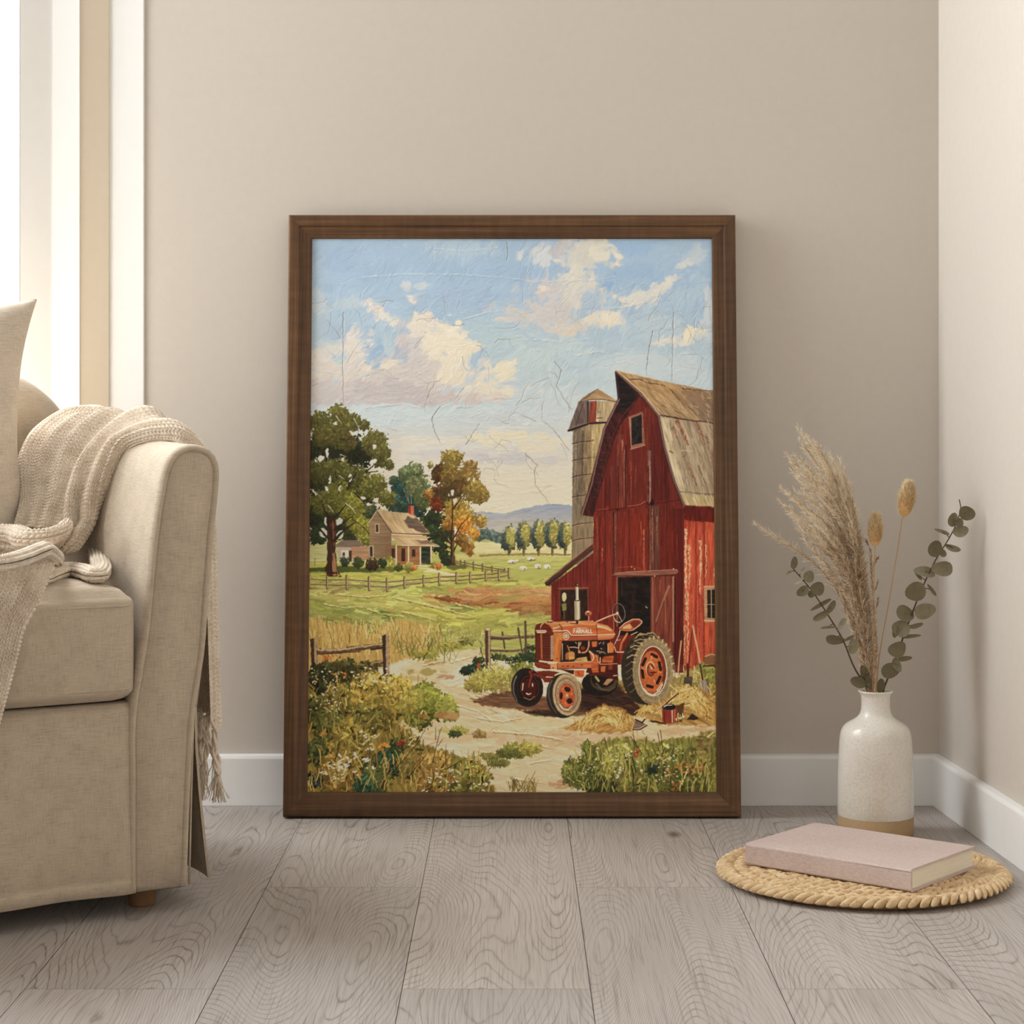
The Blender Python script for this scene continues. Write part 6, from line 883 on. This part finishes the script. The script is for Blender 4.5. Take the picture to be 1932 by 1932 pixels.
def make_sofa():
    root = thing('sofa', 'beige linen slipcovered sofa with rounded arm on the left, cream throw over it', 'sofa', SA, SANG)
    A = [tuple(p) for p in spline(ARM, 110)]
    def loft(name, rows, mat, cap0=True, parent=root):
        k = len(rows[0][1]); V = []; 
        for t, P in rows: V += [(x, t, z) for x, z in P]
        Fc = [(i*k+j, i*k+j+1, (i+1)*k+j+1, (i+1)*k+j) for i in range(len(rows)-1) for j in range(k-1)]
        if cap0: Fc.append(tuple(range(k)))
        Fc.append(tuple(range((len(rows)-1)*k, len(rows)*k))[::-1]); 
        Fc += [(i*k, (i+1)*k, (i+1)*k+k-1, i*k+k-1) for i in range(len(rows)-1)]
        o = obj(name, V, Fc, mat, parent); bm = bmesh.new(); bm.from_mesh(o.data); bmesh.ops.recalc_face_normals(bm, faces=bm.faces); bm.to_mesh(o.data); bm.free(); return o
    def sec(t, d):          # the arm rises a little towards the back
        P = inset(A, d); return (t, [(x, z+max(0, min(1, (z-.45)/.2))*.035*max(0, t-.05)/.6) for x, z in P])
    arm = loft('arm', [sec(.0030, .0125), sec(.0045, .0118), sec(.0055, .0108), sec(.0030, .0098), sec(.0010, .0075), sec(.0010, .0055), sec(.0035, .0028), sec(.0075, .0008), sec(.012, 0)]+[sec(t, 0) for t in np.linspace(.03, .74, 24)], M_linen)
    # outer skirt flap, flaring away from the arm behind the corner slit
    B = MB(); n = 26; 
    rows = [(.300, .020), (.24, .022), (.17, .028), (.10, .036), (.038, .044)]
    for off in (0, -.004):
        for z, s in rows:
            for j in range(n+1): t = .020+.70*j/n; w = .004*math.sin(t*21)*(1-z/.3); B.V.append(Vector((s+off+w+.004*(1-z/.3)*min(1, j/3), t+(.012 if j == 0 else 0)*(1-z/.3), z)))
    N = n+1
    for l in (0, 5*N): B.F += [(l+i*N+j, l+i*N+j+1, l+(i+1)*N+j+1, l+(i+1)*N+j) for i in range(4) for j in range(n)]
    B.F += [(i*N, (i+1)*N, 5*N+(i+1)*N, 5*N+i*N) for i in range(4)]+[(4*N+j, 4*N+j+1, 9*N+j+1, 9*N+j) for j in range(n)]; B.M = [0]*len(B.F); B.build('side_skirt', M_linen, root)
    B = MB(); B.tube([(.0135, .016, .30), (.0105, .013, .24), (.008, .012, .17), (.006, .011, .10), (.004, .010, .036)], .0016, 6); B.tube([(.022+.02*q/8, .0, .45-.15*q/8) for q in range(1)]+[(.030, .006, .44), (.022, .007, .36), (.0145, .008, .30)], .0012, 6); B.build('hem', M_linen, root)
    # front skirt below the cushion and hidden carcass
    rnd = random.Random(4); n = 60; rows = [(.316, .030), (.312, .012), (.300, .006), (.24, .004), (.17, .003), (.11, .001), (.062, -.001), (.058, .0008), (.054, -.001), (.034, -.003)]; G = np.zeros((len(rows), n+1, 3))
    for i, (z, t) in enumerate(rows):
        for j in range(n+1): s = -.0812-1.06*j/n; k = (1-z/.316); G[i, j] = (s, t-k*.004*math.sin(s*17+1)-k*.003*math.sin(s*41)-.010*k*min(1, j/20)+.004*(j == 0), z-.002*math.sin(s*9)*(z < .05))
    fs = grid_mesh('front_skirt', G, M_linen, root); sm = fs.modifiers.new('cloth', 'SOLIDIFY'); sm.thickness = .004; sm.offset = -1
    MB().box((-1.14, .02, .036), (-.06, .72, .314)).build('carcass', M_dark, root, False)
    def soft_box(name, lo, hi, r, crown, mat, puff=0., nu=44):
        lo, hi = Vector(lo), Vector(hi); c = (lo+hi)/2; h = (hi-lo)/2; V = []
        bm = bmesh.new(); bmesh.ops.create_cube(bm, size=2); bmesh.ops.subdivide_edges(bm, edges=bm.edges, cuts=nu, use_grid_fill=True)
        for v in bm.verts:
            p = Vector((v.co.x*h.x, v.co.y*h.y, v.co.z*h.z)); q = Vector([max(-(h[i]-r[i]), min(h[i]-r[i], p[i])) for i in range(3)]); d = p-q
            e = Vector([d[i]/r[i] for i in range(3)]); L = max(abs(e.x), abs(e.y), abs(e.z)); l2 = e.length
            if l2 > 1e-6: e = e*(L/l2)
            p = q+Vector([e[i]*r[i] for i in range(3)])
            u, w, g = v.co.x, v.co.y, v.co.z; k = max(0, (1-u**4)*(1-w**4))**.55
            if g > 0: p.z += crown*k*g
            else: p.z += crown*.12*k*g
            p.y -= puff*(1-u**4)*(1-g**2)*max(0, -w); p.x += puff*.5*(1-w**4)*(1-g**2)*u
            v.co = c+p
        me = bpy.data.meshes.new(name); bm.to_mesh(me); bm.free(); return link(name, me, mat, root)
    lo, hi = (-.86, -.012, .318), (-.0805, .54, .476); cu = soft_box('seat_cushion', lo, hi, (.034, .034, .018), .024, M_linen, .006)
    def pipe(z, d): 
        P = []; r = .036; x0, x1, q0, q1 = lo[0]+.002, hi[0]-.0012+d, lo[1]-.0008-d, hi[1]-.01
        for cx, cy, a0 in [(x1-r, q0+r, -90), (x1-r, q1-r, 0), (x0+r, q1-r, 90), (x0+r, q0+r, 180)]:
            for i in range(7): a = math.radians(a0+15*i); P.append((cx+r*math.cos(a), cy+r*math.sin(a), z))
        return P+[P[0]]
    B = MB(); B.tube(pipe(.4575, 0), .0018, 6); B.tube(pipe(.3365, 0), .0016, 6); B.build('piping', M_linen, cu)
    soft_box('backrest', (-1.0, .575, .30), (.036, .755, .815), (.17, .07, .17), .0, M_linen, .006, 36)
    soft_box('arm', (-1.20, .0, .036), (-1.06, .74, .69), (.05, .02, .05), 0, M_linen, 0, 20)
    wood = paint_mat('oak_leg', (136, 102, 70), .6, .1, 40); 
    for s, t in [(-.047, .072), (-1.08, .072), (-.047, .68), (-1.08, .68)]:
        B = MB(); B.lathe([(.018, 0), (.0195, .002), (.0235, .045), (.024, .060)], 28, 0, (s, t, 0)); B.build('leg', wood, root)
make_sofa()
def make_pillow():
    c = px_t(-199, 812, .43); root = thing('throw_pillow', 'plump beige linen pillow standing against the sofa back', 'pillow', S2W(*c), SANG); hw, hh, T = .232, .236, .085; n = 46; B = MB(); r2 = random.Random(1)
    us = [math.sin(PI/2*(-1+2*i/n)) for i in range(n+1)]; N = n+1
    lean = math.radians(-14); tw = math.radians(-3)
    def P(u, v, sg):
        k = max(0, (1-u*u))**.42*max(0, (1-v*v))**.42
        x = u*hw*(1-.17*(1-v*v)*u*u); z = v*hh*(1-.14*(1-u*u)*v*v); y = sg*T*k+.004*math.sin(u*9+v*4)*k+.006*math.sin(v*7-u*3)*k
        x, z = x*math.cos(tw)-z*math.sin(tw), x*math.sin(tw)+z*math.cos(tw)
        return (x, y*math.cos(lean)-z*math.sin(lean), z*math.cos(lean)+y*math.sin(lean))
    for sg in (-1, 1): B.add([P(u, v, sg) for v in us for u in us], [((i*N+j, i*N+j+1, (i+1)*N+j+1, (i+1)*N+j) if sg < 0 else (i*N+j, (i+1)*N+j, (i+1)*N+j+1, i*N+j+1)) for i in range(n) for j in range(n)])
    o = B.build('pillow_cover', M_pillow, root); bm = bmesh.new(); bm.from_mesh(o.data); bmesh.ops.remove_doubles(bm, verts=bm.verts, dist=1e-5); bm.to_mesh(o.data); bm.free()
    E = [P(u, 1, 1) for u in us]+[P(1, v, 1) for v in us[::-1]]+[P(u, -1, 1) for u in us[::-1]]+[P(-1, v, 1) for v in us]; B = MB(); B.tube(E, .0018, 6); B.build('seam', M_pillow, root)
make_pillow()
# ---------------------------------------------------------------- knitted throw: stitches are modelled, folds follow the drape
def knit(G, pu=.0100, pv_=.0070, amp=.0046):       # displaces a fine grid (rows along the wale) with V stitches
    du = np.linalg.norm(np.diff(G, axis=1), axis=2); u = np.concatenate([np.zeros((len(G), 1)), np.cumsum(du, 1)], 1); u = np.broadcast_to(u.mean(0), u.shape)
    dv = np.linalg.norm(np.diff(G, axis=0), axis=2); v = np.concatenate([np.zeros((1, G.shape[1])), np.cumsum(dv, 0)], 0); v = np.broadcast_to(v.mean(1)[:, None], v.shape)
    gu = np.gradient(G, axis=1); gv = np.gradient(G, axis=0); N = np.cross(gu, gv); N /= np.linalg.norm(N, axis=2, keepdims=True)+1e-12
    fu = (u/pu) % 1; a = np.abs(fu-.5)*2
    h = np.sqrt(np.maximum(0, 1-(2*np.abs(a-.5))**2))*(.25+.75*np.abs(np.sin(PI*(v/pv_+a*.8)))**.8)
    return G+N*(h*amp)[..., None], N
def make_throw():
    c0 = S2W(-.02, .3, .70); root = thing('throw_blanket', 'cream chunky knit throw with tassels draped over the sofa arm and seat', 'blanket', c0); loc = Vector(c0)
    m = NT('chunky_wool', .95, .08); v = m.coord(); f = m.noise(v, 420, 3); g = m.noise(v, 30, 3)
    m.color(m.ramp(m.math('ADD', m.math('MULTIPLY', f, .6), m.math('MULTIPLY', g, .4)), [(.35, (196, 178, 156)), (.5, (222, 207, 188)), (.65, (236, 224, 208))])); m.bump(f, .5, .001); m.b.inputs['Sheen Weight'].default_value = .2
    def toW(G): 
        A = np.array(SU)[None, None]*G[..., :1]+np.array(SV)[None, None]*G[..., 1:2]+np.array(SA)[None, None]; A[..., 2] = G[..., 2]; return A-np.array(loc)[None, None]
    parts = []
    def sheet(front, back, prof, n1, n2, ref):           # cloth between two edges, raised by prof(p, q) towards ref
        a = spline(front, n1); b = spline(back, n1); q = np.linspace(0, 1, n2); G = a[:, None]*(1-q)[None, :, None]+b[:, None]*q[None, :, None]
        gu = np.gradient(G, axis=1); gv = np.gradient(G, axis=0); N = np.cross(gu, gv); N /= np.linalg.norm(N, axis=2, keepdims=True)+1e-12
        k = np.ones(n1)*31; N = np.stack([np.apply_along_axis(lambda c: np.convolve(np.pad(c, 15, 'edge'), k[:31]/31., 'valid')[:n1], 0, N[..., d]) for d in range(3)], -1); N /= np.linalg.norm(N, axis=2, keepdims=True)+1e-12
        if (N*np.array(ref)).sum() < 0: N = -N
        return G+N*prof(np.linspace(0, 1, n1)[:, None], q[None])[..., None]
    def roll(P, r, n1, n2, flat=.8):
        C = spline(P, n1); T = np.gradient(C, axis=0); T /= np.linalg.norm(T, axis=1, keepdims=True); up = np.array([0, 0, 1.]); W_ = np.cross(T, up); W_ /= np.linalg.norm(W_, axis=1, keepdims=True); U = np.cross(W_, T); a = np.linspace(0, 2*PI, n2)
        e = np.minimum(1, np.minimum(np.arange(n1), n1-1-np.arange(n1))/(n1*.07)); rr = np.asarray(spline([(x, 0, 0) for x in r], n1))[:, :1]; rr = np.asarray(np.interp(np.linspace(0, 1, n1), np.linspace(0, 1, len(r)), r))[:, None]*np.sqrt(np.maximum(.0004, 1-(1-e)**2))[:, None]
        return C[:, None]+W_[:, None]*(np.cos(a)[None]*rr)[..., None]+U[:, None]*(np.sin(a)[None]*rr*flat)[..., None]
    def sm(x): x = np.clip(x, 0, 1); return x*x*(3-2*x)
    REF = (-.55, -.25, .8)
    # near fold: up the outside of the arm, over the ridge, down and round to the left on the seat
    f_out = [(.064, .064, .255), (.063, .068, .33), (.060, .071, .46), (.058, .072, .58), (.055, .074, .655), (.046, .077, .674), px_t(345, 834, .082)]
    f_in = [px_t(304, 827, .12), px_t(266, 833, .155), px_t(241, 843, .185), px_t(223, 873, .205), px_t(203, 915, .225), px_t(188, 950, .24), px_t(178, 983, .245), px_t(162, 1014, .24), px_t(146, 1035, .235)]
    f_seat = [px_z(122, 1040, .520), px_z(97, 1041, .518), px_z(50, 1056, .512), px_z(0, 1060, .512), px_z(-70, 1066, .512)]
    g_out = [(.086, .30, .28), (.084, .30, .35), (.078, .30, .47), (.070, .30, .59), (.063, .30, .67), (.050, .30, .71), px_t(262, 784, .298)]
    g_in = [px_t(246, 790, .305), px_t(222, 806, .31), px_t(198, 830, .312), px_t(176, 856, .31), px_t(152, 893, .30), px_t(136, 938, .285), px_t(127, 975, .27), px_t(122, 1000, .262), px_t(116, 1013, .26)]
    g_seat = [px_z(108, 1013, .545), px_z(94, 1014, .540), px_z(50, 1030, .530), px_z(0, 1016, .535), px_z(-70, 1020, .535)]
    def pr(p, q): e = np.minimum(sm(q/.09), sm((1-q)/.09)); w = .62+.38*np.exp(-((q-.22)/.13)**2)+.34*np.exp(-((q-.80)/.11)**2)-.16*np.exp(-((q-.52)/.12)**2); return e*w*(.0205-.009*sm((p-.62)/.2))-.004*(1-e)
    parts.append(sheet(f_out+f_in+f_seat, g_out+g_in+g_seat, pr, 1150, 300, REF))
    # far fold: wide part lying over the back of the arm, its lower edge turning under on the seat
    l_out = [(.088, .26, .28), (.086, .26, .35), (.078, .27, .47), (.070, .27, .59), (.062, .27, .67), (.050, .28, .71), px_t(268, 786, .285)]
    l_in = [px_t(254, 793, .29), px_t(230, 810, .295), px_t(206, 834, .297), px_t(184, 862, .295), px_t(160, 898, .285), px_t(142, 938, .272), px_t(128, 970, .262), px_t(118, 990, .258), px_t(110, 1004, .256)]
    b_out = [(.100, .50, .30), (.095, .51, .40), (.088, .52, .50), (.078, .53, .60), (.068, .54, .68), (.054, .55, .725), px_t(172, 768, .56)]
    b_in = [px_t(149, 770, .565), px_t(112, 780, .55), px_t(82, 801, .53), px_t(52, 830, .49), px_t(37, 863, .46), px_t(34, 900, .42), px_t(38, 938, .375), px_t(34, 968, .335), px_t(26, 996, .31)]
    def pl(p, q): e = np.minimum(sm(q/.08), sm((1-q)/.08)); x = q+.05*np.sin(p*6); w = .25+.75*np.exp(-((x-.30)/.10)**2)+.50*np.exp(-((x-.57)/.08)**2)+.45*np.exp(-((x-.84)/.08)**2); return e*w*(.016-.010*sm((p-.72)/.25))
    parts.append(sheet(l_out+l_in, b_out+b_in, pl, 1000, 330, REF))
    parts.append(roll([px_z(-60, 1010, .552), px_z(0, 1006, .554), px_z(30, 1009, .553), px_z(58, 1016, .550), px_z(92, 1012, .553), px_z(116, 1002, .560), px_z(128, 985, .572)], [.011, .011, .0125, .0145, .0115, .009, .006], 330, 84, .9))
    parts.append(roll([px_z(76, 1096, .497), px_z(104, 1082, .500), px_z(132, 1075, .502), px_z(160, 1079, .501), px_z(181, 1086, .499), px_z(190, 1078, .501), px_z(187, 1056, .510), px_z(177, 1026, .526), px_z(164, 992, .550)], [.010, .0135, .0135, .0125, .0115, .011, .012, .013, .012], 330, 84, .6))
    parts.append(roll([px_z(-60, 1071, .543), px_z(0, 1063, .545), px_z(40, 1053, .546), px_z(68, 1042, .547), px_z(86, 1037, .546), px_z(98, 1046, .536), px_z(108, 1058, .515)], [.009, .009, .009, .009, .009, .008, .006], 260, 84))
    # the end that falls over the front of the seat cushion
    right = [px_z(84, 1036, .545), px_z(96, 1050, .532), px_z(90, 1080, .510), px_t(75, 1117, -.018), px_t(62, 1150, -.026), px_t(47, 1180, -.028), px_t(25, 1258, -.028), px_t(4, 1335, -.028), px_t(-6, 1372, -.028)]
    left = [px_z(-110, 1060, .545), px_z(-110, 1075, .530), px_z(-110, 1100, .510), px_t(-115, 1135, -.020), px_t(-122, 1170, -.026), px_t(-128, 1200, -.028), px_t(-140, 1280, -.028), px_t(-152, 1355, -.028), px_t(-156, 1390, -.028)]
    def pf(p, q): return np.minimum(sm(q/.04), 1)*(.005+.006*np.abs(np.sin(PI*(q*2.2+.35+.15*np.sin(p*4)))))
    parts.append(sheet(right, left, pf, 460, 300, (-.1, -.9, .4)))
    # one knitted body from all lengths
    Vs, Qs, k = [], [], 0
    for i, G in enumerate(parts):
        Wd_ = toW(G); K, N = knit(Wd_)
        cen = Wd_.mean(axis=1, keepdims=True)
        if i in (2, 3, 4):
            if (N*(Wd_-cen)).sum() < 0: K = Wd_-(K-Wd_)
        else:
            ref = np.array([-.2, -.8, .6]);
            if (N*ref).sum() < 0: K = Wd_-(K-Wd_)
        r, c = K.shape[:2]; idx = np.arange(r*c).reshape(r, c)+k; Vs.append(K.reshape(-1, 3)); Qs.append(np.stack([idx[:-1, :-1], idx[:-1, 1:], idx[1:, 1:], idx[1:, :-1]], -1).reshape(-1, 4)); k += r*c
    Vv = np.concatenate(Vs); Q = np.concatenate(Qs); me = bpy.data.meshes.new('knitted_body'); me.vertices.add(len(Vv)); me.vertices.foreach_set('co', np.ascontiguousarray(Vv.reshape(-1), np.float32)); me.loops.add(Q.size); me.loops.foreach_set('vertex_index', np.ascontiguousarray(Q.reshape(-1), np.int32)); me.polygons.add(len(Q)); me.polygons.foreach_set('loop_start', np.arange(0, Q.size, 4, dtype=np.int32)); me.update(calc_edges=True); me.polygons.foreach_set('use_smooth', np.ones(len(Q), bool))
    o = bpy.data.objects.new('knitted_body', me); COL.objects.link(o); me.materials.append(m.m); o.parent = root
    # tassels on the outer hem: twisted strands ending in loose fringe
    rnd = random.Random(6)
    for i in range(18):
        q = (.004+.030*i) if i < 9 else .27+.08*(i-9); a = Vector(f_out[0]).lerp(Vector(b_out[0]), q); a.x += .006*math.sin(i*2.1); B = MB(); L = .098+.022*rnd.random(); sw = rnd.uniform(-.006, .010)
        for st in range(2):
            ph = st*3.14+i; P = []
            for j in range(15): z = j/14; rr = .0026*(1-.2*z); an = ph+z*11; P.append(S2W(a.x+rr*math.cos(an)+sw*z+.0025*math.sin(i*2+z*7), a.y+rr*math.sin(an)-.010*z*math.sin(i*1.7), a.z+.012-L*.72*z)-loc)
            B.tube(P, .0024, 7, 0, .0022)
        e = P[-1]
        for st in range(16):
            d = Vector((rnd.gauss(0, .10), rnd.gauss(0, .10), -1)).normalized(); P = [e+Vector((rnd.gauss(0, .002), rnd.gauss(0, .002), .006))]
            for j in range(5): d = (d+Vector((rnd.gauss(0, .14), rnd.gauss(0, .14), -.25))).normalized(); P.append(P[-1]+d*L*.085)
            B.tube(P, .0010, 5, 0, .0006)
        B.build('tassel', m.m, root)
make_throw()
